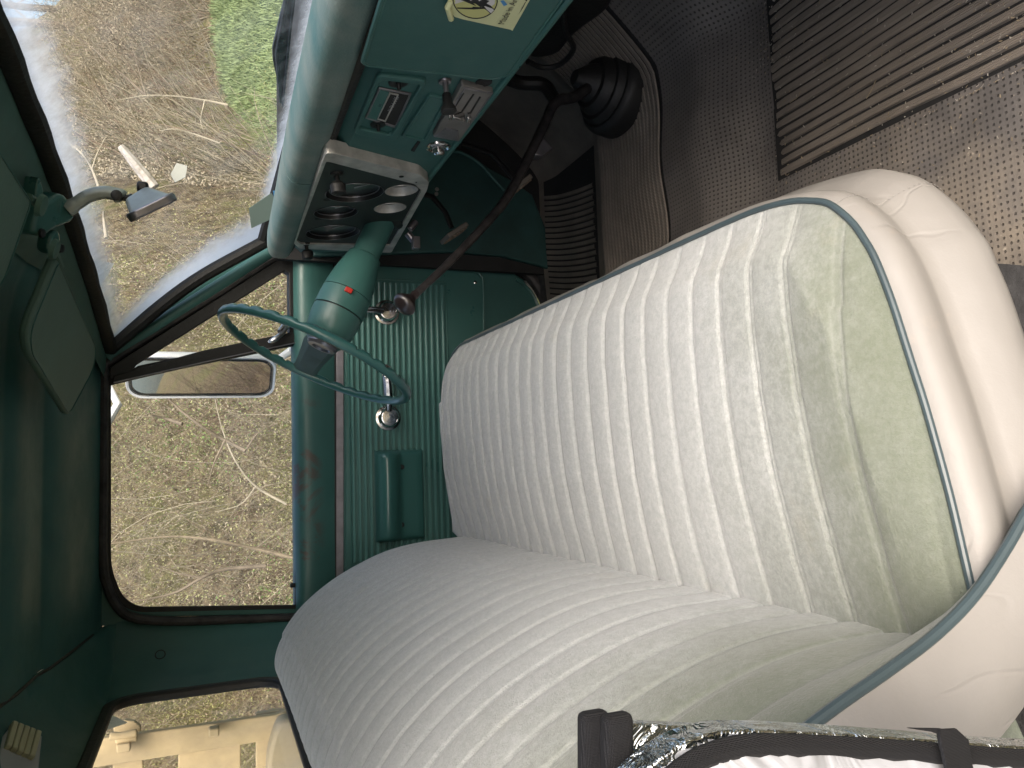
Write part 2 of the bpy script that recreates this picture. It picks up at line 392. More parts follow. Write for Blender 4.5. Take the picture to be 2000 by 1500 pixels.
# roof panel behind the seam, curving down into the cab back
def cornerpt(t):
    "plan of the cab back: from the door opening round the corner and across"
    ctl = [(-.372, 2.06), (-.40, 2.045), (-.44, 2.015), (-.478, 1.965), (-.5005, 1.903), (-.5, 1.80), (-.5, 1.6), (-.5, 1.3), (-.5, 1.0), (-.5, .7), (-.5, .5), (-.5, .36)]
    k = (len(ctl)-1)*t; i = min(int(k), len(ctl)-2); f = k-i
    return ctl[i][0]*(1-f)+ctl[i+1][0]*f, ctl[i][1]*(1-f)+ctl[i+1][1]*f
mb = Mb(); pts = []; N = 34; M_ = 9
for i in range(N):
    t = i/(N-1); cx, cy = cornerpt(t); ya = interp(t, [(0, 2.06), (.12, 2.0), (.3, 1.88), (.42, 1.8), (.5, 1.62), (1, .36)]) if t < .5 else cy
    a = V((-.378, ya, roofz(ya)+.0005)); c = V((cx, cy, 1.150)); b = V((cx*.98, cy+.0, max(roofz(cy)-.035, 1.155)))
    for j in range(M_):
        s = j/(M_-1); pts.append(a*(1-s)**2+b*2*s*(1-s)+c*s*s)
mb.grid(pts, N, M_); rear_cove = tp(mb, 'roof_rear_panel', 'teal_paint', angle=180)
mb = Mb(); mb.tube([(-.383, y, roofz(y)-.001) for y in np.linspace(2.0, .4, 30)], .0032, 6); tp(mb, 'seam', 'black_rubber', roof)
# outside skin of the roof keeps the light out
mb = Mb(); pts = []
for x, dz in ((-.62, -.06), (-.56, .03), (-.3, .06), (.2, .06), (.42, .02), (.50, -.02)):
    for y, z in ((2.12, 1.19), (2.08, 1.24), (1.9, 1.29), (1.2, 1.31), (.5, 1.29), (.32, 1.24), (.26, 1.16)): pts.append((x, y, z+dz))
mb.grid(pts, 6, 7); tp(mb, 'roof_skin', 'white_enamel', angle=60)
# ---- cab back with the rear window opening
GX = -.5; wy0, wy1, wz0, wz1 = .58, 1.862, .797, 1.138
back = None
mb = Mb()
inner = rpoly((GX, (wy0+wy1)/2, (wz0+wz1)/2), (0, 1, 0), (0, 0, 1), wy1-wy0, wz1-wz0, .06, 8)
mb.cm = 0
def outer_match(poly, c, hw, hh):
    out = []
    for p in poly:
        d = p-V(c); s = min(hw/max(abs(d.y), 1e-6), hh/max(abs(d.z), 1e-6)); out.append(V((c[0], c[1]+d.y*s, c[2]+d.z*s)))
    return out
cy_, cz_ = (wy0+wy1)/2, (wz0+wz1)/2
ou = []
for gi, (yc, zc, odd) in enumerate(((1.905, 1.156, 0), (.36, 1.156, 1), (.36, 0., 0), (1.905, 0., 1))):
    for q in range(9):
        p = inner[gi*9+q]
        if q == 4: ou.append(V((GX, yc, zc)))
        elif (q < 4) != bool(odd): ou.append(V((GX, yc, p.z)))
        else: ou.append(V((GX, p.y, zc)))
mb.ring(ou, inner, (1, 0, 0), .010)
back = tp(mb, 'cab_back', 'teal_paint', smooth=False)
mb = Mb(); pts = []
zs = [0, .3, .6, .75, .9, 1.0, 1.08, 1.1505]
for i in range(14):
    cx, cy = cornerpt(i/13*4/11); k = (1-i/13)**1.6
    for z in zs:
        sx = -.367-(1.17-z)*.112; sy = 2.118-.155*(z-.735)
        pts.append((cx+(sx+.372)*k, cy+(sy-2.06)*k, z))
mb.grid(pts, 14, len(zs)); corner = tp(mb, 'cab_corner', 'teal_paint', angle=180)
mb = Mb(); mb.prism([U(*q, -.004) for q in ((170, 1080), (170, 1222), (246, 1222), (262, 1212), (228, 1190), (214, 1150), (204, 1080))], UN, .02); tp(mb, 'corner_gusset', 'teal_paint')
pc = P(313, 1279, (-.44, 2.0, .9), (.6, -.8, 0))
mb = Mb(); nrm = V((.62, -.78, 0)).normalized(); q = corner
mb.tube([pc+nrm*.002+V((0, 0, 1))*math.cos(a)*.0105+nrm.cross(V((0, 0, 1)))*math.sin(a)*.0105 for a in np.linspace(0, 2*math.pi, 18)[:-1]], .0012, 6, closed=True)
tp(mb, 'plug_ring', 'firewall_dark', corner)
# rear window: gasket, glass
mb = Mb()
og = rpoly((GX+.012, cy_, cz_), (0, 1, 0), (0, 0, 1), wy1-wy0+.020, wz1-wz0+.026, .07, 8)
ig = rpoly((GX+.012, cy_, cz_), (0, 1, 0), (0, 0, 1), wy1-wy0-.024, wz1-wz0-.018, .055, 8)
mb.ring(og, ig, (1, 0, 0), .020)
rw = tp(mb, 'rear_window', 'black_rubber', bevel=.006)
mb = Mb(); mb.prism(rpoly((GX-.006, cy_, cz_), (0, 1, 0), (0, 0, 1), wy1-wy0, wz1-wz0, .06, 8), (1, 0, 0), .004); tp(mb, 'glass', 'rear_glass', rw, smooth=False)
# ledge under the rear window, behind the backrest
mb = Mb(); mb.box((-.485, 1.1, .783), (.03, 1.5, .026)); tp(mb, 'rear_window_ledge', 'black_rubber', bevel=.006)

# ---- dome light on the roof rear panel
dn = V((.75, -.25, -.62)).normalized()
def D(x, y, o=0): return P(x, y, (-.445, 1.50, 1.205), dn)+dn*o
mb = Mb(); mb.prism([D(*q, .004) for q in ((4, 1440), (22, 1416), (80, 1440), (74, 1500), (66, 1545), (-14, 1510))], dn, .02); dl = tp(mb, 'dome_light', 'light_grey_print', bevel=.003, seg=2)
for a in range(5):
    p0 = D(18+a*11, 1419+a*3, .006); p1 = D(20+a*11+10, 1419+a*3+3, .006); p2 = D(6+a*11+10, 1474+a*4.5, .022); p3 = D(4+a*11, 1474+a*4.5, .022)
    mb = Mb(); mb.prism([D(17+a*11.4, 1417+a*4.4, .012), D(27.9+a*11.4, 1421+a*4.4, .012), D(13.9+a*11.4, 1470+a*5, .012), D(3+a*11.4, 1466+a*5, .012)], dn, .012)
    tp(mb, 'lens_rib', 'lens_cream', dl, bevel=.002)

# ---- upper door frame plane (leans in towards the roof)
# windshield gasket + pillar + seals along the driver's side
mb = Mb(); mb.prism([U(202, 712), U(224, 655), U(300, 612), U(518, 468), U(545, 450), U(600, 468), U(575, 478)], UN, .05)
pil = tp(mb, 'windshield_pillar', 'teal_paint', bevel=.008, seg=3)
mb = Mb(); mb.tube(spline([U(*q, .006) for q in ((208, 700), (225, 686), (300, 641), (430, 558), (520, 500), (600, 452))], 30), .017, 14, up=UN, sq=1.1); tp(mb, 'pillar_roll', 'teal_paint', pil, angle=180)
mb = Mb(); mb.prism([U(*q, -.03) for q in ((196, 745), (200, 690), (520, 462), (600, 470), (600, 505), (560, 512), (262, 705))], UN, .01); tp(mb, 'inner_backing', 'black_rubber', pil)
mb = Mb(); mb.tube([U(*q, .006) for q in ((205, 735), (204, 712), (250, 682), (330, 632), (430, 571), (520, 514), (577, 480))], .0135, 10, up=UN, sq=.8)
mb2 = Mb(); mb2.tube(spline([U(*q, .008) for q in ((203, 716), (202, 900), (201, 1090), (212, 1150), (232, 1188), (262, 1207), (330, 1213), (460, 1210), (580, 1206), (660, 1204))], 50), .0125, 10, up=UN, sq=.9)
seal = tp(mb2, 'door_seal', 'cracked_rubber'); tp(mb, 'seal_strip', 'cracked_rubber', seal)
# driver's door
door = None
prof = [(2.150, .742), (2.128, .742), (2.105, .738), (2.088, .728), (2.081, .712), (2.083, .690), (2.092, .665), (2.102, .640), (2.106, .632)]
mb = Mb(); xs = np.linspace(-.43, .535, 30); pts = [(x, y-.004*math.exp(-((x+.1)/.2)**2)*0, z) for x in xs for (y, z) in prof]
mb.grid(pts, len(xs), len(prof)); door = tp(mb, 'driver_door', 'teal_paint_rusted', angle=70)
DY = 2.106
def dp(x, y, off=0): return PY(x, y, DY-off)
lo = [dp(655, 498), dp(740, 497), dp(900, 508), dp(985, 520), dp(1022, 545), dp(1050, 585), dp(1063, 640), dp(1063, 1240), dp(655, 1240)]
mb = Mb(); mb.prism(lo, (0, -1, 0), .03); tp(mb, 'door_shell', 'teal_paint', door, bevel=.006, seg=3)
mb = Mb(); mb.tube(spline([dp(*q, .002) for q in ((650, 486), (740, 484), (880, 496), (985, 508), (1030, 535), (1062, 582), (1078, 640))], 40), .017, 10)
tp(mb, 'lower_door_seal', 'cracked_rubber', seal)
mb = Mb(); mb.tube(spline([dp(*q, .003) for q in ((1008, 545), (1030, 562), (1046, 585), (1054, 612), (1058, 650))], 20), .005, 8); tp(mb, 'pressed_edge', 'teal_plastic', door)
mb = Mb(); mb.prism([dp(657, 497, .004), dp(671, 497, .004), dp(671, 1235, .004), dp(657, 1235, .004)], (0, -1, 0), .006); tp(mb, 'belt_strip', 'belt_grey', door, bevel=.001)
mb = Mb(); mb.prism([dp(653.5, 497, .003), dp(657.5, 497, .003), dp(657.5, 1235, .003), dp(653.5, 1235, .003)], (0, -1, 0), .006); tp(mb, 'gap_line', 'black_rubber', door)
# trim panel: flat sheet, raised rim, embossed field, seventeen ribs
tpn = roundpts([dp(674, 514), dp(727, 515), dp(924, 530), dp(943, 548), dp(945, 640), dp(945, 1160), dp(674, 1160)], [.005, .02, .02, .02, .005, .005, .005], 4)
mb = Mb(); mb.prism([p-V((0, .006, 0)) for p in tpn], (0, -1, 0), .008); trim = tp(mb, 'trim_panel', 'teal_plastic', door, bevel=.002)
mb = Mb(); mb.tube(spline([dp(*q, .008) for q in ((674, 514), (727, 516), (850, 524), (925, 531), (940, 540), (944, 560), (945, 640), (945, 900))], 60), .0035, 8); tp(mb, 'rim', 'teal_plastic', door)
mb = Mb(); mb.lathe(dp(928, 552, .006), (0, -1, 0), [(0, .006), (.003, .005), (.004, .003)], 12); tp(mb, 'screw', 'chrome', door)
RY = .0065
mb = Mb(); fr = [dp(684, 545, RY), dp(728, 547, RY), dp(866, 561, RY), dp(866, 562, RY), dp(866, 1100, RY), dp(684, 1100, RY)]
zt, zb, xf, xr = dp(681, 545).z, dp(866, 561).z, dp(728, 552).x, dp(690, 1098).x
for a, b in (((xr-.008, zt+.004), (xf+.010, zt+.004)), ((xr-.008, zb-.006), (xf+.010, zb-.006)), ((xf+.010, zb-.006), (xf+.010, zt+.004)), ((xr-.008, zb-.006), (xr-.008, zt+.004))):
    mb.tube([(a[0], DY-RY, a[1]), (b[0], DY-RY, b[1])], .0022, 6)
tp(mb, 'embossed_border', 'teal_plastic', door)
ribme = None
for i in range(17):
    xx = 688 + i*11.35 - .004*i*i; z = dp(xx, 800).z
    if ribme is None:
        mb = Mb(); L_ = xf-xr; hw = .0036
        sec = [(-.0050, 0), (-.0036, .0042), (-.0016, .0058), (.0016, .0058), (.0036, .0042), (.0050, 0)]
        vs = [(xr, -d, s) for s, d in sec]+[(xf, -d, s) for s, d in sec]
        mb.add(vs, [(a, a+1, a+7, a+6) for a in range(5)]+[(0, 1, 2, 3, 4, 5)[::-1], (6, 7, 8, 9, 10, 11)])
        o = mb.obj('rib', 'teal_rib', angle=20); ribme = o.data
    else: o = bpy.data.objects.new('rib', ribme); COL.objects.link(o)
    o.parent = door; o.location = (0, DY-RY+.0005, z)
# armrest
def hf_patch(name, mt, xs, zs, hfun, base, parent):
    mb = Mb(); pts = [(x, base-hfun((x-xs[0])/(xs[-1]-xs[0]), (z-zs[0])/(zs[-1]-zs[0])), z) for x in xs for z in zs]
    mb.grid(pts, len(xs), len(zs)); return tp(mb, name, mt, parent, angle=50)
ax0, ax1 = dp(733, 1063, .03).x, dp(733, 879, .03).x; az0, az1 = dp(829, 900, .02).z, dp(734, 900, .03).z
def arm(u, v):
    e = min(u, 1-u)*(ax1-ax0); ew = 1-math.exp(-(e/.006)**1.6) if e > 0 else 0
    # v: 0 bottom .. 1 top
    k = interp(v, [(0, 0), (.03, .014), (.08, .020), (.45, .024), (.50, .026), (.62, .048), (.72, .058), (.80, .061), (.86, .059), (.93, .050), (.985, .036), (1, 0)])
    dome = 1-.10*(abs(u-.5)*2)**3
    return k*ew*dome
hf_patch('armrest', 'teal_wheel', list(ax0+(ax1-ax0)*np.array([0, .004, .01, .02, .035, .06, .1, .16, .25, .35, .5, .65, .75, .84, .9, .94, .965, .98, .99, .996, 1])), list(az0+(az1-az0)*np.array([0, .015, .03, .05, .08, .2, .35, .45, .5, .56, .62, .67, .72, .76, .8, .83, .86, .9, .93, .96, .985, 1])), arm, DY-.006, door)
for y in (912, 1025):
    mb = Mb(); c = PY(785, y, DY-.031); mb.lathe(c, (0, -1, 0), [(0, .007), (.0025, .0065), (.0025, .004), (.0005, .003)], 14); tp(mb, 'screw_hole', 'firewall_dark', door)
# crank and release handle: chrome bosses with turned faces
def boss(mb, c, r=.0275):
    mb.lathe(c, (0, -1, 0), [(0, r*1.28), (.003, r*1.26), (.004, r*1.05), (.014, r*1.0), (.022, r*.96), (.026, r*.85), (.0265, r*.78), (.0255, r*.76), (.0262, r*.5), (.0256, r*.48), (.0262, r*.22), (.0257, r*.2), (.0262, .0005)], 36)
c1 = PY(762, 815, DY-.035); mb = Mb(); mb.lathe(c1+V((0, .028, 0)), (0, -1, 0), [(0, .034), (.003, .033), (.004, .028)], 36); tp(mb, 'escutcheon', 'teal_plastic', door)
mb = Mb(); boss(mb, c1+V((0, .025, 0)))
mb.tube(spline([c1+V((.018, .004, .002)), c1+V((.05, -.004, .004)), PY(757, 745, DY-.05), PY(752, 725, DY-.048)], 14), [.009, .010, .012, .0135, .014, .014, .014, .0135, .013, .013, .013, .012, .011, .008], 10, up=(0, -1, 0), sq=1.)
mb.lathe(PY(752, 724, DY-.045), (0, -1, 0), [(0, .009), (.01, .013), (.025, .015), (.03, .011), (.031, .001)], 18)
tp(mb, 'window_crank', 'chrome', door)
c2 = PY(759, 607, DY-.035); mb = Mb(); mb.lathe(c2+V((0, .028, 0)), (0, -1, 0), [(0, .034), (.003, .033), (.004, .028)], 36); tp(mb, 'escutcheon', 'teal_plastic', door)
mb = Mb(); boss(mb, c2+V((0, .025, 0)))
for d in (-.0045, .0045): mb.tube([c2+V((d, .0, .015)), c2+V((d*1.05, -.006, .045)), c2+V((d*1.1, -.006, .085)), c2+V((d, .0, .098))], [.0045, .005, .005, .003], 8)
mb.box(c2+V((0, 0, .055)), (.008, .006, .08)); tp(mb, 'release_handle', 'chrome', door)
# window glass, channels, vent window
mb = Mb(); mb.prism(roundpts([U(214, 752), U(214, 1122), U(236, 1172), U(268, 1190), U(584, 1186), U(584, 668)], [.0, .04, .05, .05, 0, 0], 5), UN, .004); 
gl = tp(mb, 'door_glass', 'clear_glass', door, smooth=False)
def fr_ring(outer, inner, nm, mt, off, d, r, parent, bev=.002):
    mb = Mb(); mb.ring(roundpts([U(*q, off) for q in outer], r, 5), roundpts([U(*q, off) for q in inner], r, 5), UN, d); return tp(mb, nm, mt, parent, bevel=bev)
fr_ring([(205, 742), (205, 1126), (224, 1182), (262, 1205), (590, 1200), (590, 664)], [(216, 752), (216, 1112), (238, 1166), (268, 1187), (578, 1183), (578, 664)], 'window_frame', 'teal_paint', .004, .02, [0, .05, .06, .05, 0, 0], door)
fr_ring([(208, 742), (208, 1124), (228, 1179), (266, 1196), (583, 1189), (583, 664)], [(217, 752), (217, 1111), (239, 1165), (269, 1186), (577, 1182), (577, 664)], 'glass_channel', 'black_rubber', .0065, .01, [0, .05, .06, .05, 0, 0], door, .001)
# vent: black triangular frame, glass, slanting division bar, latch
mb = Mb(); mb.ring([U(*q, .010) for q in ((212, 742), (213, 718), (575, 487), (590, 493), (588, 672), (250, 740))], [U(*q, .010) for q in ((262, 719), (268, 711), (556, 529), (565, 534), (566, 652), (270, 714))], UN, .03); tp(mb, 'vent_frame', 'black_rubber', door, bevel=.003)
mb = Mb(); mb.prism([U(*q) for q in ((255, 722), (556, 524), (570, 532), (570, 655))], UN, .004); tp(mb, 'vent_glass', 'clear_glass', door, smooth=False)
mb = Mb(); mb.prism([U(*q, .014) for q in ((222, 733), (390, 686), (572, 648), (588, 669), (400, 709), (217, 750))], UN, .03); tp(mb, 'division_bar', 'black_rubber', door, bevel=.003)
mb = Mb(); mb.tube([U(*q, .017) for q in ((222, 747), (400, 707), (584, 668))], .0016, 6); tp(mb, 'bar_edge', 'gunmetal', door)
mb = Mb(); mb.tube(spline([U(524, 668, .03), U(534, 664, .035), U(550, 652, .032), U(560, 640, .025), U(566, 634, .014)], 14), [.003, .006, .008, .009, .0095, .009, .0085, .008, .0075, .007, .0065, .006, .0055, .005], 10, up=UN, sq=.8)
mb.tube([U(546, 648, .03), U(556, 636, .018), U(562, 636, .008)], [.007, .009, .008], 10); tp(mb, 'vent_latch', 'brushed_metal', door)
mb = Mb(); c = U(580, 1144, .012); mb.lathe(c+V((0, .012, -.012)), (0, 0, 1), [(0, .003), (.014, .003), (.016, .0055), (.026, .0065), (.028, .004)], 14); tp(mb, 'lock_knob', 'black_rubber', door)
mb = Mb(); mb.box((0.05, 2.17, .35), (1.0, .02, .70)); tp(mb, 'outer_skin', 'white_enamel', door)
# orange rust spot on the roof rail
mb = Mb(); c = P(145, 899, (0, 1.9, 1.208), (0, -.2, -1)); mb.lathe(c+V((0, 0, -.001)), (0, -.12, -1), [(0, .011), (.0006, .010)], 18); tp(mb, 'round_decal', 'orange_sticker_paint', roof)

# ---- outside mirror on the driver's door
em = None; tE = V((.62, -.785, 0)).normalized(); nE = V((-.785, -.62, 0)).normalized(); cE = PY(396, 736, 2.38)
mb = Mb()
so_ = [(0, 0), (-.012, .004), (-.03, -.012), (-.04, -.05)]
rings = []
for d, grow in ((0.004, -.006), (.006, 0.), (0., .002), (-.02, -.004), (-.038, -.035)):
    rings.append([p+nE*d for p in rpoly(cE, tE, (0, 0, 1), .168+2*grow, .40+2*grow, .045+grow*.5, 6)])
k = len(rings[0]); mb.v = []; pts = [p for r_ in zip(*rings) for p in r_]
mb.grid(pts, k, len(rings), cu=True)
kk = len(mb.v); mb.add(rings[-1], [tuple(range(k))]); em = tp(mb, 'side_mirror', 'white_enamel', angle=50)
mb = Mb(); mb.prism([p+nE*.003 for p in rpoly(cE, tE, (0, 0, 1), .140, .372, .036, 6)], nE, .003); tp(mb, 'mirror_glass', 'mirror_silver', em, smooth=False)
mb = Mb(); mb.ring([p+nE*.0055 for p in rpoly(cE, tE, (0, 0, 1), .145, .377, .038, 6)], [p+nE*.0055 for p in rpoly(cE, tE, (0, 0, 1), .138, .370, .035, 6)], nE, .003); tp(mb, 'edge_bead', 'black_rubber', em)
mb = Mb(); mb.tube([cE-nE*.03+V((0, 0, -.17)), PY(570, 683, 2.36), (.32, 2.2, .70)], .011, 10); tp(mb, 'bracket', 'white_enamel', em); mb = Mb()
mb.tube([cE-nE*.03+V((0, 0, .17)), PY(208, 745, 2.30), PY(230, 790, 2.34), (.05, 2.22, 1.22)], .011, 10)
tp(mb, 'bracket', 'white_enamel', em)

mb = Mb(); mb.box((.60, 2.135, .40), (.16, .03, .80)); tp(mb, 'door_jamb', 'firewall_dark')
# ---- windshield
def ws_bot(y): 
    t = max(0, (y-1.3)/.75); return V((.775-.225*t**3, y, .760+.062*t**3))
def ws_top(y):
    return V((interp(y, [(.2, .50), (.6, .50), (.94, .490), (1.24, .462), (1.47, .430), (1.75, .365), (2.0, .288), (2.05, .272)]), y, interp(y, [(.3, 1.164), (1.5, 1.174), (2.05, 1.172)])))
mb = Mb(); pts = []; uv = []; ys = np.linspace(.28, 2.03, 60); NS = 26
for y in ys:
    a, b = ws_bot(y), ws_top(y)
    for j in range(NS):
        s = j/(NS-1); p = a*(1-s)+b*s+V((.03, 0, .0))*math.sin(math.pi*s); pts.append(p)
        h = (b-a).length
        side = (2.03-y)*.80; bot = s*h*1.15+.004; top = (1-s)*h+.012
        uv.append((min(side, bot, top), 0))
mb.grid(pts, len(ys), NS); ws = part(mb.obj('windshield', 'windshield_glass', angle=180, uvs=uv))
mb = Mb(); mb.tube([ws_top(y)+V((-.012, 0, -.006)) for y in np.linspace(.28, 2.03, 40)], [.0150+.0014*math.sin(i*1.7) for i in range(40)], 8, up=(0, 0, 1), sq=.6)
mb.tube([ws_bot(y)+V((-.012, 0, .004)) for y in np.linspace(.28, 2.03, 40)], .014, 8)
q0, q1 = ws_bot(2.03), ws_top(2.03); mb.tube(spline([q0+V((-.012, 0, 0)), (q0+q1)/2+V((.012, 0, 0)), q1+V((-.008, 0, 0))], 16), .017, 10)
tp(mb, 'gasket', 'black_rubber', ws)
# header between windshield and roof
mb = Mb(); pts = []
for y in np.linspace(.3, 2.055, 40):
    a = ws_top(y)+V((-.028, 0, .004)); z2 = roofz(y)-.035*min(1, (roofz(y)-1.17)/.06); b = V((min(.36, a.x-.045), y, max(1.180, min(z2, 1.215)))); c = V((.34, y, max(z2, 1.17)))
    if c.x > b.x: c.x = b.x-.005
    for p in (ws_top(y)+V((.02, 0, .012)), a, a*.5+b*.5+V((0, 0, -.002)), b, c): pts.append(p)
mb.grid(pts, 40, 5); tp(mb, 'header', 'teal_header', angle=50)
# sun visors and centre bracket
VN = V((.25, .10, -1)).normalized()
def VP(x, y, off=0):
    return P(x, y, V((.296, 1.228, 1.150))-VN*0+VN*off, V((-.30, -.05, -1)).normalized())
def visor(pts, hinge, r):
    mb = Mb(); n = V((-.30, -.05, -1)).normalized(); mb.prism(roundpts([VP(*q) for q in pts], r, 6), n, .014); v = tp(mb, 'sun_visor', 'teal_visor', bevel=.005, seg=3)
    mb = Mb(); mb.tube([VP(*q, -.004) for q in hinge], .0055, 8); mb.lathe(VP(*hinge[0], .004), n, [(0, .015), (.006, .013), (.007, .004)], 14); tp(mb, 'hinge_rod', 'teal_header', v)
    a, b = [VP(*q, .0008) for q in pts[3:5]]; 
    mb = Mb(); e = roundpts([VP(*q) for q in pts], r, 6); cc = sum(e, V())/len(e); mb.tube([cc+(p-cc)*.955+n*.0006 for p in e], .0009, 5, closed=True); tp(mb, 'stitching', 'teal_paint', v); return v
visor([(113, 503), (190, 680), (184, 722), (135, 815), (58, 690), (54, 645)], [(102, 486), (112, 505), (118, 520)], [.01, .03, .03, .025, .02, .03])
visor([(62, 392), (58, 408), (0, 575), (-160, 500), (-60, 200)], [(76, 400), (66, 392), (55, 385)], [.015, .015, .03, .03, .03])
bn = V((-.2, -.35, -.9)).normalized()
def BK(x, y, o=0): return P(x, y, (.385, 1.25, 1.163), bn)+bn*o
mb = Mb(); mb.prism(roundpts([BK(*q, .012) for q in ((108, 373), (134, 405), (130, 430), (90, 445), (70, 462), (44, 452), (62, 400))], .012, 4), bn, .035)
br = tp(mb, 'mirror_bracket', 'teal_plastic', bevel=.006, seg=3)
mb = Mb(); mb.prism(roundpts([BK(*q, .006) for q in ((68, 340), (78, 372), (72, 412), (60, 410), (62, 370))], .008, 4), bn, .02); tp(mb, 'visor_clip', 'teal_plastic', br, bevel=.004); mb = Mb(); mb.prism(roundpts([BK(*q, .006) for q in ((110, 447), (113, 485), (100, 500), (86, 490), (92, 455))], .01, 4), bn, .02); tp(mb, 'visor_clip', 'teal_plastic', br, bevel=.004)
for q in ((62, 452), (100, 482)): mb = Mb(); mb.lathe(BK(*q, .014), bn, [(0, .007), (.003, .006), (.004, .002)], 14); tp(mb, 'screw', 'dark_metal', br)
# rear-view mirror
MN = V((-math.cos(R(18.3)), math.sin(R(18.3)), 0))
arm_p = spline([PY(130, 410, 1.27), PY(150, 397, 1.27), PY(175, 382, 1.27), PY(205, 376, 1.27), PY(228, 380, 1.27), PY(240, 388, 1.27)], 24)
mb = Mb(); mb.tube(arm_p, [.013]*4+[.0115]*14+[.012, .013, .014, .014, .012, .008], 12, sq=.8); rm = tp(mb, 'rear_view_mirror', 'mirror_grey')
mb = Mb(); c = PY(228, 382, 1.258); mb.lathe(c, (0, -1, 0), [(0, .008), (.003, .008), (.0035, .006)], 16); mb.box(c+V((0, -.004, 0)), (.012, .002, .002)); tp(mb, 'pivot_screw', 'dark_metal', rm)
mb = Mb(); mb.tube([PY(238, 386, 1.27), PY(262, 388, 1.27)], [.005, .005], 8); mb.lathe(PY(250, 388, 1.27), (0, 0, -1), [(0, .006), (.004, .008), (.008, .006)], 12); tp(mb, 'ball_joint', 'dark_metal', rm)
Lr = ray(300, 400).normalized()
a0, a1 = PY(250, 428, 1.20), PY(343, 383, 1.20); up_ = (a0-a1).normalized(); th = Lr.cross(up_).normalized(); 
if th.x < 0: th = -th
mid = (a0+a1)/2+Lr*.10
def mr(u, v, t): return mid+up_*u+Lr*v+th*t
mb = Mb(); hh = (a0-a1).length/2
mb.prism([p for p in rpoly(mid-th*.006, up_, Lr, 2*hh, .22, .016, 5)], -th, .013); tp(mb, 'mirror_body', 'gunmetal', rm, bevel=.003, seg=3)
mb = Mb(); mb.add([mr(hh*.85, -.105, .006), mr(-hh*.85, -.105, .006), mr(-hh*.85, .105, .006), mr(hh*.85, .105, .006), mr(hh*.75, -.06, .026), mr(-.25*hh, -.06, .030), mr(-.25*hh, .06, .030), mr(hh*.75, .06, .026)], [(0, 1, 5, 4), (1, 2, 6, 5), (2, 3, 7, 6), (3, 0, 4, 7), (4, 5, 6, 7)]); tp(mb, 'mirror_back', 'mirror_grey', rm, bevel=.006, seg=3)
mb = Mb(); mb.box(mr(-hh*.1, -.04, .03), (.016, .02, .016)); tp(mb, 'day_night_tab', 'dark_metal', rm, bevel=.004)
mb = Mb(); mb.prism(rpoly(mid-th*.0065, up_, Lr, 2*hh-.012, .205, .012, 5), -th, .001); tp(mb, 'mirror_glass', 'mirror_silver', rm, smooth=False)

# ---- dashboard
FN = V((-1, 0, -.10)).normalized(); F0 = V((.520, 1.04, .6463))
def F(x, y, off=0): return P(x, y, F0+FN*off, FN)
def fx(z): return F0.x+(z-F0.z)*(.10)*-1  # face x at height z
dprof = [(.83, .745), (.76, .752), (.60, .769), (.539, .766), (.5306, .757), (fx(.733), .733), (fx(.646), .646), (fx(.564), .564), (fx(.56)+.002, .554), (.542, .548), (.572, .548), (.572, .56)]
mb = Mb(); ys = list(np.linspace(.26, 1.95, 40)); pts = [(x, y, z) for y in ys for x, z in dprof]; mb.grid(pts, len(ys), len(dprof)); mb.prism([(x, 1.95, z) for x, z in dprof], (0, 1, 0), .002)
dash = tp(mb, 'dashboard', 'teal_paint', angle=30)
mb = Mb(); mb.tube([(fx(.558)+.001, y, .5535) for y in np.linspace(.26, 1.42, 20)], .006, 8); tp(mb, 'lower_lip', 'teal_plastic', dash)
# padded top roll with its crack
def pad(y0, y1, nm, r0=1., nosing=True):
    mb = Mb(); pts = []; n = 40; sec = []
    for i in range(n):
        a = 2*math.pi*i/n; sec.append((math.cos(a), math.sin(a)))
    ys = np.linspace(y0, y1, 46)
    for y in ys:
        e = 1.
        if y > 1.86: e = math.sqrt(max(0.0, 1-((y-1.86)/(y1-1.86+.001))**2)) if y1 > 1.86 else 1
        e = max(e, .05)
        cx = interp(y, [(.26, .579), (.87, .568), (1.3, .557), (1.56, .535), (1.93, .515)]); rx = interp(y, [(.26, .064), (1.3, .062), (1.93, .042)]); rz = interp(y, [(.26, .035), (1.4, .033), (1.93, .030)])
        for c, s_ in sec:
            k = (abs(c)**3+abs(s_)**3)**(-1/3.)
            pts.append((cx+rx*e*c*k*.96, y, .792+rz*e*s_*k*.96))
    mb.grid([pts[i] for i in range(len(pts))], len(ys), n)
    # close around
    fs = [(i*n+n-1, (i+1)*n+n-1, (i+1)*n, i*n) for i in range(len(ys)-1)]
    mb.f += fs; mb.m += [0]*len(fs); mb.f += [tuple(range(n)), tuple((len(ys)-1)*n+a for a in range(n))[::-1]]; mb.m += [0, 0]
    return tp(mb, nm, 'faded_teal_pad', dash, angle=60)
pad(.26, 1.392, 'dash_pad'); pad(1.395, 1.935, 'dash_pad'); Mb.k = .87
mb = Mb(); mb.tube([(.522, .26, .763), (.522, 1.2, .763), (.516, 1.93, .763)], .010, 8); tp(mb, 'pad_edge_shadow_strip', 'black_rubber', dash)  # dark tube standing in for the recess shade below the pad
# glovebox door
gb = roundpts([F(*q, .008) for q in ((708, 128), (985, 158), (1098, 0), (1260, -240), (880, -420))], [.012, .03, .02, .02, .02], 6)
mb = Mb(); mb.prism(gb, FN, .012); gbo = tp(mb, 'glovebox_door', 'teal_paint', dash, bevel=.004, seg=3)
mb = Mb(); cc = sum(gb, V())/len(gb); mb.tube([cc+(p-cc)*1.006-FN*.003 for p in gb], .003, 6, closed=True); tp(mb, 'door_edge', 'teal_plastic', dash)
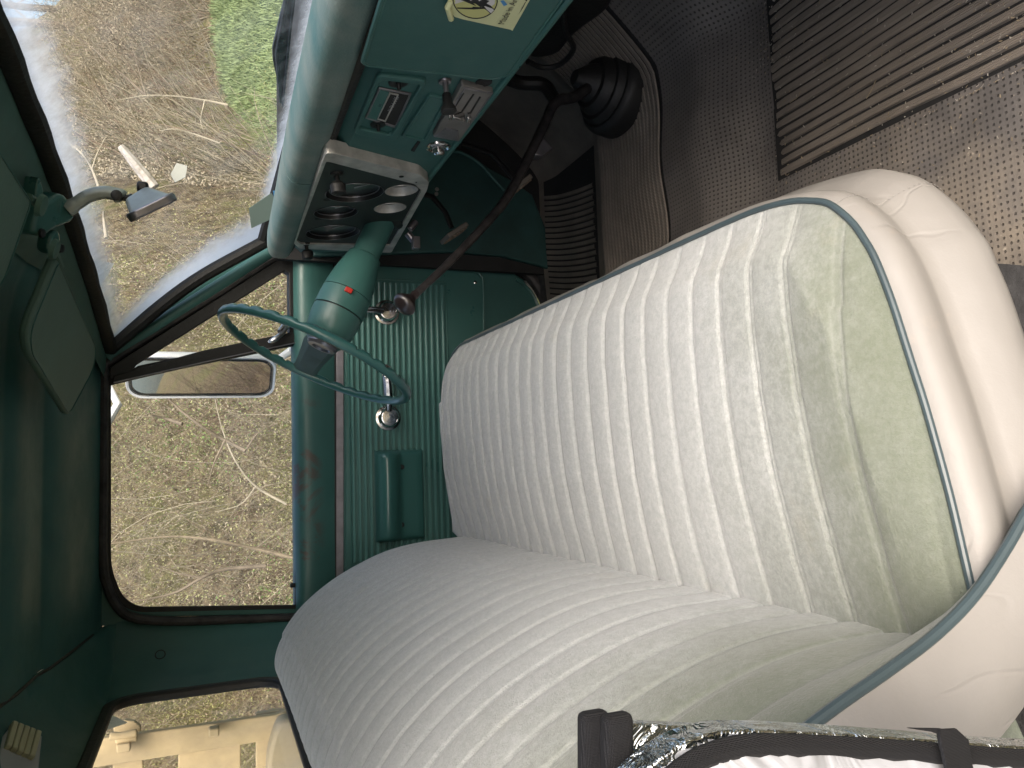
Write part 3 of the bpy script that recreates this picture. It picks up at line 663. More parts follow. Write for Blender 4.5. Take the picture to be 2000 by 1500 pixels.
# sticker on the glovebox door
def St(x, y, o=0): return F(x, y, .0086+o)
mb = Mb(); pl = [(874, 14), (888, 33), (905, 38), (997, 58), (1001, 60), (1035, 0), (1075, -75), (900, -70), (884, -10)]; mb.prism([St(*q) for q in pl], FN, .0004)
st = tp(mb, 'sticker', 'sticker_yellow', dash, smooth=False, label='pale yellow peeling sticker reading Made in America on the glovebox door')
def flat(nm, mt, pts, o, parent=None):
    mb = Mb(); mb.prism([St(*q, o) for q in pts], FN, .0002); return tp(mb, nm, mt, dash, smooth=False)
def ell(cx, cy, rx, ry, a=0, n=36): return [(cx+rx*math.cos(t)*math.cos(a)-ry*math.sin(t)*math.sin(a), cy+rx*math.cos(t)*math.sin(a)+ry*math.sin(t)*math.cos(a)) for t in np.linspace(0, 2*math.pi, n+1)[:-1]]
flat('sticker_print', 'sticker_ink', ell(928, -1, 44.5, 38, .12), .0004); flat('sticker_print', 'sticker_ochre', ell(928, -1, 42.2, 35.8, .12), .0007)
flat('sticker_print', 'sticker_white', [(888, 8), (893, -20), (930, -34), (968, -10), (966, 8), (960, 12), (940, 6), (915, 0)], .0009)
for q in ([(893, 15), (922, 15.5), (924, 13.5), (950, 15), (950, 17), (925, 18.5), (893, 17)], [(918, 4), (930, 8), (938, 14), (948, 12), (958, 17), (966, 19), (958, 11), (950, 7), (956, 2), (944, -2), (936, 3), (930, -6), (924, -2)], [(900, 0), (912, -4), (920, 2), (926, 8), (930, 12), (920, 8), (908, 3)], [(940, 13), (950, 20), (958, 27), (959, 26), (950, 17), (944, 12)], [(932, -14), (944, -18), (952, -10), (944, -5), (936, -8)]): flat('sticker_print', 'sticker_ink', q, .0011)
flat('sticker_print', 'sticker_white', [(946, 12), (962, 17), (965, 20), (959, 26), (950, 18)], .0012)
flat('sticker_print', 'sticker_blue', [(977, 2), (984, 1), (991, 9), (984, 12), (981, 8)], .0011)
flat('sticker_print', 'sticker_white', [(979, -6), (985, -2), (992, -1), (996, -10), (985, -16)], .0010)
flat('sticker_print', 'sticker_ink', [(1013.5, 27), (1020, 15), (1026, 4), (1027, 4.5), (1021, 16)], .0011); flat('sticker_print', 'sticker_ink', [(1026, 2), (1030, -5), (1032, -4), (1029, 3)], .0011)
mb = Mb(); mb.tube([St(880, 2, .003), St(874, 14, .006), St(881, 37, .006)], [.003, .0035, .0035], 8); tp(mb, 'peeling_corner', 'sticker_yellow', dash)
def text_on(s, p0, p1, size, mt, o, fn, parent, font_shear=0):
    "flat printed lettering on the face plane: baseline from pixel p0 towards p1"
    cu = bpy.data.curves.new('lettering', 'FONT'); cu.body = s; cu.size = size; cu.fill_mode = 'FRONT'; cu.offset = .0
    to = bpy.data.objects.new('lettering', cu); COL.objects.link(to)
    dg = bpy.context.evaluated_depsgraph_get(); me = bpy.data.meshes.new_from_object(to.evaluated_get(dg)); bpy.data.objects.remove(to)
    a, b = fn(*p0, o), fn(*p1, o); xa = (b-a).normalized(); za = (-ray(*p0) if fn is None else FN); ya = za.cross(xa).normalized(); M4 = Matrix((xa, ya, za)).transposed().to_4x4(); M4.translation = a
    me.transform(M4); me.materials.clear(); me.materials.append(MATS[mt]); oo = bpy.data.objects.new('lettering', me); COL.objects.link(oo); return part(oo, parent)
text_on('Made in America', (984, 48), (1012, 0), .0118, 'sticker_ink', .0012, St, dash)
# radio opening
def poly(nm, mt, pts, off, d, parent=dash, r=0, bev=.0015, **k):
    mb = Mb(); pp = [F(*q, off) for q in pts]; pp = roundpts(pp, r, 4) if r else pp; mb.prism(pp, FN, d); return tp(mb, nm, mt, parent, bevel=bev, **k)
def frame(nm, mt, outer, inner, off, d, r=0, bev=.0015):
    mb = Mb(); a = [F(*q, off) for q in outer]; b = [F(*q, off) for q in inner]
    if r: a, b = roundpts(a, r, 4), roundpts(b, r*.7, 4)
    mb.ring(a, b, FN, d); return tp(mb, nm, mt, dash, bevel=bev)
frame('radio_surround', 'teal_paint', [(738, 148), (835, 158), (772, 278), (690, 262)], [(744, 158), (822, 167), (764, 266), (702, 252)], .006, .008, r=.012, bev=.004)
poly('radio_recess', 'firewall_dark', [(741, 173), (802, 184), (773, 252), (714, 232)], .0015, .002)
frame('radio_frame', 'gunmetal', [(740, 172), (804, 184), (774, 252), (713, 232)], [(743, 176), (799, 187), (772, 247), (717, 230)], .003, .003)
poly('radio_face', 'teal_plastic', [(742, 176), (762, 181), (737, 240), (716, 231)], .0025, .002)
poly('radio_dial_window', 'firewall_dark', [(763, 184), (776, 187), (752, 236), (739, 232)], .004, .003)
frame('dial_trim', 'worn_silver', [(761, 182), (779, 186), (753, 239), (737, 234)], [(763, 184), (776, 187), (752, 236), (739, 232)], .0045, .002, bev=.0005)
text_on('55 7 9 12 16', (771, 189), (748, 234), .0095, 'light_grey_print', .0046, F, dash); text_on('AM', (740, 203), (736, 212), .007, 'sticker_ink', .003, F, dash)
for (x, y, r) in ((778, 161, .0155), (738, 243, .0135)):
    mb = Mb(); c = F(x, y, .002); mb.lathe(c, FN, [(0, r*1.05), (.002, r), (.0025, r*.8), (.001, r*.3), (.012, .0032), (.012, .0005)], 24); tp(mb, 'knob_seat', 'dark_metal', dash)
# blank recess plate beneath the radio
frame('recess_border', 'teal_paint', [(838, 186), (878, 193), (833, 280), (784, 268)], [(842, 191), (868, 198), (828, 275), (791, 266)], .0045, .006, r=.006, bev=.002)
poly('recess_plate', 'teal_plastic', [(838, 189), (872, 196), (829, 277), (787, 268)], .0012, .002, r=.004)
# pull knob
c = F(869, 158, .001); mb = Mb(); mb.lathe(c, FN, [(0, .011), (.003, .010), (.003, .0045), (.022, .0045), (.022, .0005)], 18); tp(mb, 'knob_stem', 'gunmetal', dash)
mb = Mb(); mb.lathe(c+FN*.018, FN, [(0, .006), (.002, .0075), (.018, .0085), (.024, .012), (.030, .0135), (.032, .011), (.0325, .0005)], 20); tp(mb, 'pull_knob', 'black_rubber', dash)
mb = Mb(); mb.lathe(F(945, 160, .001), FN, [(0, .014), (.002, .0135), (.0005, .011), (.0005, .0005)], 20); tp(mb, 'key_hole', 'firewall_dark', dash)
# heater control plate
hp = poly('heater_control', 'dull_grey_plate', [(902, 166), (964, 182), (896, 277), (846, 267)], .009, .012, r=.003, bev=.002)
frame('control_inset', 'gunmetal', [(907, 172), (963, 182), (925, 237), (876, 226)], [(908.5, 174.5), (960, 184), (924, 235), (878.5, 225)], .0098, .002, bev=.0005)
for a, b in (((925, 184), (901, 220)), ((938, 189), (917, 224))):
    poly('slot', 'firewall_dark', [(a[0]-.6-1, a[1]), (a[0]+1.8, a[1]+.5), (b[0]+1.8, b[1]+.5), (b[0]-1.6, b[1])], .0095, .001, bev=0)
poly('slot', 'firewall_dark', [(905, 182), (907, 182.5), (884, 219), (882, 218.6)], .0095, .001, bev=0)
for q in ([(877, 226), (883, 227), (883, 236), (876, 235)], [(886, 229), (909, 234), (908, 238), (885, 233)], [(914, 232), (921, 233), (919, 242), (912, 240)]): poly('lever_tab', 'chrome', q, .020, .012, bev=.001)
poly('bezel_facet', 'gunmetal', [(872, 250), (895, 256), (896, 276), (848, 268)], .0105, .002, bev=.001)
# round chrome knob under the plate
c = F(856, 285, .0); mb = Mb(); mb.lathe(c, FN, [(0, .0255), (.004, .0245), (.006, .021), (.003, .018), (.003, .013), (.016, .011), (.019, .008), (.0195, .0005)], 32); tp(mb, 'fan_knob', 'chrome', dash)
poly('small_slot', 'firewall_dark', [(816, 277), (821, 278), (809, 297), (803, 295)], .002, .002, bev=0)
# ---- instrument cluster
CO = [(636, 300), (650, 299), (820, 341), (838, 356), (834, 372), (764, 494), (585, 486), (572, 474)]
CI = [(637, 316), (645, 317), (810, 360), (823, 372), (820, 378), (762, 480), (588, 477), (579, 470)]
mb = Mb(); mb.ring(roundpts([F(*q, .019) for q in CO], .01, 3), roundpts([F(*q, .019) for q in CI], .006, 3), FN, .024); cl = tp(mb, 'instrument_cluster', 'worn_silver', bevel=.004, seg=3)
FO = .015; Cy = V((0, 1, 0)); Cz = FN.cross(Cy).normalized()
def circ(c, r, n=36): return [c+(Cy*math.cos(t)+Cz*math.sin(t))*r for t in np.linspace(0, 2*math.pi, n+1)[:-1]]
GA = []
for x, y, rpx, light in ((693, 376, 57, 0), (656, 415, 43, 0), (650, 454, 52, 0), (784, 372, 31, 1), (762, 406, 30, 1)):
    GA.append((F(x, y, FO), (F(x+rpx, y, FO)-F(x-rpx, y, FO)).length/2, light))
from mathutils.geometry import tessellate_polygon
loops = [[F(*q, FO) for q in CI]]+[circ(c, r_) for c, r_, _ in GA]
# keep the dials clear of each other
flat_v = [p for l in loops for p in l]
tris = tessellate_polygon([[V((p.dot(Cy), p.dot(Cz), 0)) for p in l] for l in loops])
mb = Mb(); mb.add(flat_v, [t if (flat_v[t[1]]-flat_v[t[0]]).cross(flat_v[t[2]]-flat_v[t[0]]).dot(FN) > 0 else (t[0], t[2], t[1]) for t in tris]); tp(mb, 'cluster_face', 'cluster_black', cl, smooth=False)
for c, r_, light in GA:
    mb = Mb(); k0 = Mb.k; Mb.k = 1
    if light:
        mb.lathe(c, FN, [(-.0005, r_*1.03), (.0010, r_*1.02), (.0012, r_*.985), (-.002, r_*.95), (-.012, r_*.66), (-.0135, r_*.62)], 44, cap=False); g = tp(mb, 'gauge', 'worn_silver', cl)
        mb = Mb(); mb.lathe(c, FN, [(-.0142, r_*.66), (-.0128, r_*.64), (-.0128, .0005)], 30); tp(mb, 'gauge_glass', 'gauge_face', cl)
    else:
        mb.lathe(c, FN, [(-.0005, r_*1.0), (.0008, r_*1.0), (.0009, r_*.975), (-.003, r_*.94), (-.012, r_*.90)], 48, cap=False); g = tp(mb, 'gauge', 'dark_metal', cl)
        mb = Mb(); mb.lathe(c, FN, [(-.0130, r_*.92), (-.0105, r_*.90), (-.0105, .0005)], 40); tp(mb, 'gauge_glass', 'gauge_face', cl)
        mb = Mb(); mb.tube([c-FN*.006+(Cy*math.cos(t)+Cz*math.sin(t))*r_*.84 for t in np.linspace(0, 2*math.pi, 50)[:-1]], .0011, 6, closed=True); tp(mb, 'gauge_trim', 'gunmetal', cl)
        mb = Mb(); mb.tube([c+FN*.0008+(Cy*math.cos(t)+Cz*math.sin(t))*r_*.985 for t in np.linspace(0, 2*math.pi, 50)[:-1]], .0006, 5, closed=True); tp(mb, 'gauge_trim', 'gunmetal', cl)
        mb = Mb(); a0_ = 2.2; mb.tube([c-FN*.0095, c-FN*.0095+(Cy*math.cos(a0_)+Cz*math.sin(a0_))*r_*.6], [.0012, .0005], 5); tp(mb, 'needle', 'light_grey_print', cl)
    Mb.k = k0
for x, y in ((657, 339), (598, 476)):
    mb = Mb(); c = F(x, y, FO); mb.lathe(c, FN, [(0, .013), (.004, .012), (.005, .005), (.018, .005), (.018, .011), (.024, .016), (.040, .015), (.043, .010), (.0432, .0005)], 22); tp(mb, 'switch_knob', 'black_rubber', cl)
for x, y in ((639, 390), (622, 427)):
    mb = Mb(); mb.lathe(F(x, y, FO), FN, [(0, .0085), (.001, .008), (.001, .0005)], 16); tp(mb, 'warning_lamp', 'firewall_dark', cl)
mb = Mb(); mb.lathe(F(784, 345, .020), FN, [(0, .0055), (.0008, .005), (.0008, .0005)], 12); mb.lathe(F(813, 356, .020), FN, [(0, .002), (.0008, .002), (.0008, .0005)], 8); tp(mb, 'mounting_hole', 'firewall_dark', cl)
text_on('OFF', (727, 372), (727, 392), .0, 'light_grey_print', .013, F, cl) if False else None

Mb.k = 1.
# ---- steering column and wheel
WC = V((.2078, 1.6447, .7384)); WN = V((-.9017, -.0485, .4296)).normalized()
wa = WN.cross(V((0, 1, 0))).normalized(); wb = WN.cross(wa)
mb = Mb()
def seg_lathe(prof, nm, mt, parent=None):
    mb = Mb(); mb.lathe(WC, WN, prof, 40); return tp(mb, nm, mt, parent)
col = seg_lathe([(-.375, .030), (-.255, .0305), (-.252, .036), (-.25, .0365)], 'steering_column', 'teal_plastic')
seg_lathe([(-.2495, .0365), (-.235, .040), (-.20, .048), (-.170, .0525), (-.1560, .0535), (-.1555, .052)], 'cone', 'teal_plastic', col)
seg_lathe([(-.156, .0505), (-.154, .0505)], 'groove', 'black_rubber', col)
seg_lathe([(-.1545, .0525), (-.154, .0538), (-.125, .0550), (-.1115, .0548), (-.111, .053)], 'collar', 'teal_plastic', col)
seg_lathe([(-.1112, .0512), (-.108, .0512)], 'groove', 'black_rubber', col)
seg_lathe([(-.1085, .053), (-.108, .0545), (-.09, .0540), (-.065, .051), (-.045, .044), (-.035, .036), (-.032, .026), (-.036, .018)], 'hub_shroud', 'teal_plastic', col)
c = P(681, 567, WC-WN*.13+V((0, -.055, 0)), (0, -1, .0)); mb = Mb(); mb.box(c+V((0, -.0, 0)), (.011, .012, .016), Matrix((WN, V((0, 1, 0)), WN.cross(V((0, 1, 0))))).transposed()); tp(mb, 'hazard_tab', 'red_plastic', col, bevel=.002)
mb = Mb(); mb.lathe(WC-WN*.375, WN, [(-.01, .05), (.02, .046), (.03, .034)], 24); tp(mb, 'column_collar', 'cluster_black', col)
# turn signal stub behind the hub
mb = Mb(); mb.tube([WC-WN*.07+V((0, -.045, .03)), WC-WN*.075+V((0, -.052, -.03))], [.002, .002], 6); 
sw = None; n = 240; rad = .205; pts = []; ns = 12; mb = Mb()
for i in range(n):
    a = 2*math.pi*i/n; d = wa*math.cos(a)+wb*math.sin(a); t = -wa*math.sin(a)+wb*math.cos(a)
    # finger grips on the inner/underside, except near the spokes and smooth sectors
    grip = 0
    if abs(math.cos(a)) > .22: grip = max(0, math.sin(a*34))**.8*.0046
    for j in range(ns):
        b = 2*math.pi*j/ns; ro = .0098; rr = ro-grip*max(0, -math.sin(b))**.7
        pts.append(WC+d*(rad+math.cos(b)*rr)+WN*(math.sin(b)*rr*1.05))
mb.grid(pts+[], n, ns); fs = [(i*ns+ns-1, ((i+1) % n)*ns+ns-1, ((i+1) % n)*ns, i*ns) for i in range(n)]
mb = Mb(); mb.add(pts, [(i*ns+j, i*ns+(j+1) % ns, ((i+1) % n)*ns+(j+1) % ns, ((i+1) % n)*ns+j) for i in range(n) for j in range(ns)])
wheel = tp(mb, 'steering_wheel', 'teal_wheel', angle=70)
for sgn, name in ((1, 'spoke'), (-1, 'spoke')):
    mb = Mb(); e = wb*sgn
    prof = [(.03, -.040, .038, .016), (.07, -.038, .040, .015), (.11, -.030, .036, .012), (.15, -.018, .032, .010), (.185, -.006, .030, .009), (.203, 0, .034, .008)]
    pts = []
    for r_, hgt, w_, th_ in prof:
        for sx, sz in ((-1, -1), (-.6, 1), (.6, 1), (1, -1)): pts.append(WC+e*r_+wa*(w_*sx)+WN*(hgt+th_*sz*.5))
    mb.add(pts, [(i*4+j, i*4+(j+1) % 4, (i+1)*4+(j+1) % 4, (i+1)*4+j) for i in range(len(prof)-1) for j in range(4)]+[(3, 2, 1, 0), (20, 21, 22, 23)])
    tp(mb, name, 'hub_grey_green', wheel, bevel=.003, seg=3)
mb = Mb(); mb.lathe(WC, WN, [(-.045, .03), (-.030, .034), (-.024, .030), (-.023, .020), (-.027, .016), (-.027, .0005)], 32); tp(mb, 'hub', 'gunmetal', wheel)
mb = Mb()
for a in (1.35, 1.79, 4.49, 4.93, .75, 2.4, 3.9, 5.5):
    d = wa*math.cos(a)+wb*math.sin(a); t = -wa*math.sin(a)+wb*math.cos(a)
    mb.tube([WC+d*(rad+math.cos(b)*.0091)+WN*math.sin(b)*.0095 for b in np.linspace(0, 2*math.pi, 13)[:-1]], .0006, 4, closed=True)
tp(mb, 'rim_crack', 'black_rubber', wheel)

# ---- gear lever and boot
LP = spline([(.80, 1.46, .16), PY(1120, 190, 1.45), PY(1085, 200, 1.44), PY(1060, 250, 1.43), PY(1000, 370, 1.41), PY(955, 430, 1.40), PY(880, 510, 1.38), PY(812, 574, 1.36)], 44)
mb = Mb(); mb.tube(LP, [.0070+.0055*max(0, 1-max(0, i-8)/34) + .0004*math.sin(i*2.1) for i in range(44)], 12); lever = tp(mb, 'gear_lever', 'lever_metal')
e = LP[-1]; ld = (LP[-1]-LP[-3]).normalized()
mb = Mb(); mb.lathe(e, ld, [(-.004, .0068), (.003, .0085), (.008, .0075), (.012, .009), (.019, .0145), (.025, .020), (.031, .0235), (.036, .0228), (.041, .0185), (.045, .012), (.047, .005), (.0472, .0005)], 32); tp(mb, 'gear_knob', 'knob_plastic', lever)
bc = P(1195, 178, (0, 0, .09), (0, 0, 1)); bax = V((.10, -.16, 1)).normalized(); topd = (V(LP[3])-bc)
mb = Mb(); mb.lathe(bc-bax*.03, bax, [(0, .100), (.035, .100), (.046, .096), (.052, .088), (.052, .082), (.060, .080), (.068, .074), (.069, .066), (.080, .062), (.090, .054), (.092, .044), (.105, .038), (.120, .026), (.135, .016)], 48)
tp(mb, 'shift_boot', 'black_rubber', lever)

# ---- floor, toe board, kick panel, firewall
def floorz(x, y):
    sm = lambda a, b: (lambda q: q*q*(3-2*q))(min(1, max(0, (y-a)/(b-a))))
    h = .05*sm(1.08, 1.24)*(1-sm(1.60, 1.73))
    h += .012*math.exp(-(((y-1.45)/.14)**2+((x-.82)/.16)**2))
    h += max(0, x-.80)**1.35*2.0
    h += .04*max(0, (y-1.97)/.12)**1.5*max(0, min(1, (x-.3)/.3))
    h += .006*math.sin(x*23+y*5)*math.exp(-((y-1.3)/.25)**2)
    return h
xs = list(np.linspace(-.55, 1.08, 110)); ys = list(np.linspace(.36, 2.10, 120))
PADX0, PADY1 = .462, 1.062; 
vs = []; ids = {}; mb = Mb(); mids = []
for i, x in enumerate(xs):
    for j, y in enumerate(ys): vs.append((x, y, floorz(x, y)-.004))
fs = [(i*120+j, (i+1)*120+j, (i+1)*120+j+1, i*120+j+1) for i in range(109) for j in range(119)]
part(obj('floor_pan', vs, fs, 'carpet_dark', angle=180))
matroot = thing('rubber_floor_mat', 'dusty dark brown moulded rubber floor mat with dimples and ribbed pads in the footwells', 'floor mat', (.6, 1.0, 0))
MI = Matrix.Translation(-V((.6, 1.0, 0)))
def mp(o): o.parent = matroot; o.matrix_parent_inverse = MI; return o
def strip(nm, mt, x0, x1, y0, y1, off=.004, step=.014, sel=None):
    a = np.arange(x0, x1+step*.5, step); b = np.arange(y0, y1+step*.5, step); vs = [(x, y, floorz(x, y)+off) for x in a for y in b]; nb = len(b)
    fs = [(i*nb+j, (i+1)*nb+j, (i+1)*nb+j+1, i*nb+j+1) for i in range(len(a)-1) for j in range(nb-1) if sel is None or sel(a[i], b[j])]
    return mp(obj(nm, vs, fs, mt, angle=180))
strip('tunnel_bed', 'firewall_dark', .20, 1.05, 1.346, 1.63, off=.0046)
strip('dimpled_sheet', 'mat_dimpled', .205, 1.05, .36, 1.342, sel=lambda x, y: not (x > PADX0+.004 and .3 < y < PADY1-.01 and x < .79))
strip('plain_sheet', 'mat_plain', .205, 1.05, 1.62, 2.05, off=.0035)
# passenger footwell pad: bars along the cab between sunken grooves
mb = Mb(); mb.box(((PADX0+.80)/2, (.46+PADY1)/2, .0028), (.80-PADX0, PADY1-.46, .003)); mp(mb.obj('pad_bed', 'firewall_dark'))
bw = .0175
for i in range(18):
    x0 = PADX0+.006+i*bw; x1 = x0+.0128; mb = Mb(); pts = []; yy = list(np.linspace(.47, PADY1-.008-.004*math.sin(i), 24))
    wob = lambda y: .0035*math.sin(y*9+i*.25)*math.exp(-((y-.8)/.2)**2)
    for y in yy:
        z = floorz(x0, y)+.0045
        e = 0.003 if (y == yy[-1]) else 0
        for dx, dz in ((0, 0), (.0012, .0042), (.0064, .0050), (.0116, .0042), (.0128, 0)): pts.append((x0+dx+wob(y), y, z+dz-e))
    mb.grid(pts, len(yy), 5); mp(mb.obj('rib', 'mat_rib', angle=40))
# narrow lengthwise ribs beside the tunnel
for i in range(20):
    y = 1.350+i*.0138; pts = []; xx = np.linspace(.18, .98, 40); mb = Mb()
    for x in xx:
        yy_ = y+.012*max(0, (x-.62)) + .004*math.sin((x-.3)*3)
        z = floorz(x, yy_)+.0045
        for dy, dz in ((-.0052, 0), (-.0042, .0038), (.0042, .0038), (.0052, 0)): pts.append((x, yy_+dy, z+dz))
    mb.grid(pts, 40, 4); mp(mb.obj('rib', 'mat_rib', angle=30))
strip('driver_bed', 'firewall_dark', .36, .80, 1.74, 2.03, off=.0046)
# driver's footwell ribs, arching up towards the door
for i in range(20):
    x0 = .365+i*.0165; mb = Mb(); pts = []; yy = np.linspace(1.750+.004*math.sin(i*3), 2.03, 22)
    for y in yy:
        xx_ = x0+.10*((y-1.66)/.37)**1.6*.6; z = floorz(xx_, y)+.004
        for dx, dz in ((0, 0), (.0012, .0046), (.0108, .0046), (.012, 0)): pts.append((xx_+dx, y, z+dz))
    mb.grid(pts, 22, 4); mp(mb.obj('rib', 'mat_plain', angle=40))
# carpet edge at the passenger sill
mb = Mb(); mb.box((.08, .42, -.006), (.9, .24, .03)); tp(mb, 'sill', 'carpet_dark', bevel=.008)
mb = Mb(); mb.tube(spline([(.30, .545, .004), (.2, .535, .008), (.05, .53, .006), (-.2, .53, .004)], 20), .004, 6); tp(mb, 'sill_edge', 'black_rubber')
# kick panel and firewall
kp = [PY(*q, 2.035) for q in ((612, 500), (612, 300), (850, 285), (900, 292), (960, 330), (1000, 352), (1040, 380), (1068, 450), (1082, 530), (1060, 520), (980, 500), (880, 492))]
mb = Mb(); mb.prism(kp, (0, -1, 0), .02); kick = tp(mb, 'kick_panel', 'teal_shaded', bevel=.004)
mb = Mb(); mb.tube(spline([PY(*q, 2.03) for q in ((885, 296), (905, 300), (935, 318), (960, 345), (985, 372))], 20), .0045, 8); tp(mb, 'pressed_ridge', 'teal_paint', kick)
mb = Mb(); mb.box((1.07, 1.2, .36), (.02, 1.76, .74)); mb.box((.80, 2.065, .36), (.56, .02, .84)); tp(mb, 'firewall', 'firewall_dark')
mb = Mb(); mb.prism([(1.06, 2.06, .16), (.84, 2.06, .30), (.84, 2.06, .75), (1.06, 2.06, .75)], (0, -1, 0), .02); mb.box((.98, 1.2, .745), (.3, 1.7, .01)); mb.box((.85, .33, .35), (.55, .02, .75)); tp(mb, 'cowl_side', 'firewall_dark')
# toe board lining
mb = Mb(); pts = [(x, y, z) for y in np.linspace(.36, 2.04, 20) for x, z in ((.84, .03), (.90, .11), (.97, .21), (1.03, .33), (1.05, .5))]; mb.grid(pts, 20, 5); tp(mb, 'toe_board', 'mat_plain', angle=60)
# heater case and hoses under the dash
mb = Mb(); mb.prism(roundpts([PX(*q, .86) for q in ((960, -60), (990, 60), (1035, 118), (1090, 110), (1120, 70), (1190, 20), (1220, -60))], .03, 5), (-1, 0, 0), .12); hb = tp(mb, 'heater_case', 'black_rubber', bevel=.01, seg=3)
mb = Mb(); mb.tube(spline([PX(*q, .84) for q in ((1095, -20), (1105, 60), (1120, 95), (1095, 125), (1060, 132), (1030, 120))], 30), .006, 8); mb.tube(spline([PX(*q, .86) for q in ((950, 130), (1010, 160), (1060, 165), (1080, 190))], 20), .016, 10); tp(mb, 'hose', 'black_rubber', hb)
# pedals
def pedal(px, py, yv, arm_pts, w, h, ang, nm):
    mb = Mb(); mb.tube([PY(*q, yv) for q in arm_pts], [.012]*len(arm_pts), 8, sq=.5); p = tp(mb, nm, 'dark_metal')
    c = PY(px, py, yv); u = V((0, 1, 0)); v = V((math.cos(ang), 0, math.sin(ang))); n_ = u.cross(v)
    if n_.x > 0: n_ = -n_
    mb = Mb(); mb.prism([q+n_*.012 for q in rpoly(c, u, v, w, h, .006, 3)], n_, .012); tp(mb, 'pedal_pad', 'mat_plain', p, bevel=.002)
    mb = Mb()
    for i in range(1, 5): mb.tube([c+n_*.013+u*(w*(i/5-.5))-v*h*.45, c+n_*.013+u*(w*(i/5-.5))+v*h*.45], .0022, 5)
    for i in range(1, 5): mb.tube([c+n_*.013+v*(h*(i/5-.5))-u*w*.45, c+n_*.013+v*(h*(i/5-.5))+u*w*.45], .0022, 5)
    tp(mb, 'pad_grid', 'twig_brown', p); return p
pedal(884, 452, 1.84, [(800, 370), (845, 385), (870, 415), (882, 445)], .075, .065, R(-55), 'clutch_pedal')
pedal(1010, 360, 1.72, [(900, 280), (960, 300), (1000, 345), (1008, 358)], .07, .06, R(-50), 'brake_pedal')
mb = Mb(); c = PY(1065, 285, 1.55); mb.prism([PY(*q, 1.55) for q in ((1040, 292), (1062, 268), (1082, 290), (1060, 305), (1045, 304))], (0, -1, 0), .03); tp(mb, 'accelerator_pedal', 'gunmetal', bevel=.004)
mb = Mb()
for a, b in (((795, 455), (812, 475)), ((812, 432), (800, 448))): mb.tube([PY(*a, 1.75), PY(*b, 1.75)], .009, 8)
mb.box(PY(812, 475, 1.74), (.03, .02, .018)); tp(mb, 'brake_release', 'gunmetal', bevel=.002)
mb = Mb(); 
for q in ((853, 370), (852, 379)): mb.lathe(PY(*q, 1.8), (0, -1, 0), [(0, .005), (.003, .005), (.0035, .002)], 10)
tp(mb, 'bolt', 'brushed_metal', kick)

# ---- bench seat
seat = bpy.data.objects.new('bench_seat', None); COL.objects.link(seat); part(seat)
NEAR = [(-.30, .425), (-.25, .432), (-.18, .440), (-.128, .445), (-.098, .450), (-.046, .459), (.022, .474), (.067, .486), (.119, .500), (.160, .514), (.182, .525), (.205, .540), (.229, .565), (.240, .590), (.247, .613), (.253, .65), (.256, .70)]
FAR = [(-.30, 1.86), (.10, 1.86), (.18, 1.855), (.22, 1.84), (.243, 1.81), (.256, 1.75)]
def sect_z(x):
    return interp(x, [(-.30, .335), (-.20, .372), (-.12, .392), (-.04, .404), (.05, .413), (.12, .414), (.18, .409), (.22, .400), (.256, .385)])
nx, ny = 84, 620; xs = -.30+.556*(np.linspace(0, 1, nx)**.72); pts = []
bpoly = [V((x, y, 0)) for x, y in NEAR]+[V((x, y, 0)) for x, y in reversed(FAR)]
bp = np.array([(p.x, p.y) for p in bpoly])
def dist_boundary(x, y):
    d = 9
    for i in range(len(bp)-1):
        a, b = bp[i], bp[i+1]; ab = b-a; t = max(0, min(1, ((x-a[0])*ab[0]+(y-a[1])*ab[1])/(ab@ab))); d = min(d, math.hypot(x-a[0]-t*ab[0], y-a[1]-t*ab[1]))
    return d
PL = .0547
SEAM = []; CREASE = []
def pleat(yq, amp=1.):
    "channel between double-stitched seams, worn flatter towards the passenger side"
    f = ((yq+.0137) / PL) % 1.0; d = min(f, 1-f)*PL
    s = (f if f < .5 else f-1)*PL
    wear = .34+.66*min(1, max(0, (yq-.75)/.55))
    puff = .0095*wear*(.62*(1-math.exp(-(d/.0048)**1.15))+.38*math.sin(math.pi*f))
    q = math.exp(-((abs(s)-.0034)/.0009)**2)
    q *= max(0, min(1, (yq-.475)/.02)); SEAM.append(q*(1-.75*min(1, max(0, (yq-.8)/.4))))
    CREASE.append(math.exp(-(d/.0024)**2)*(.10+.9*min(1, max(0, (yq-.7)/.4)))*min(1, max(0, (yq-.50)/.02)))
    return amp*(puff-.0026*q)
YQ = np.linspace(.415, 1.875, ny)
for x in xs:
    y0, y1 = interp(x, NEAR), interp(x, FAR)
    for j in range(ny):
        yq = YQ[j]; y = yq+.11*max(0, 1-(yq-.45)/.5)*(x-.04); y = max(y0, min(y1, y)); d = dist_boundary(x, y) if (y-y0 < .13 or y1-y < .13 or x > .16) else .08
        zt = sect_z(x); z = .385+(zt-.385)*min(1, d/.06) if x > .12 else zt - (zt-.385)*max(0, 1-d/.05)*(1 if x > -.2 else 0)
        z += .004*(1-math.exp(-d/.02)) - .010*math.exp(-d/.010)*0
        z += pleat(yq)*min(1, d/.02)
        z += .0020*math.sin(x*21+y*7)*math.sin(y*6-x*9)*min(1, d/.05)
        if x < -.05: z += .006*math.sin(min(1, (-.05-x)/.15)*math.pi)*max(0, math.cos((yq)/PL*2*math.pi))*.0
        pts.append((x, y, z))
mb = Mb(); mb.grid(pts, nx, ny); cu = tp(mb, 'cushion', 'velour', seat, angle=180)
cu.data.attributes.new('seam', 'FLOAT', 'POINT').data.foreach_set('value', np.array(SEAM, dtype=np.float32)); cu.data.attributes.new('crease', 'FLOAT', 'POINT').data.foreach_set('value', np.array(CREASE, dtype=np.float32)); SEAM.clear(); CREASE.clear()
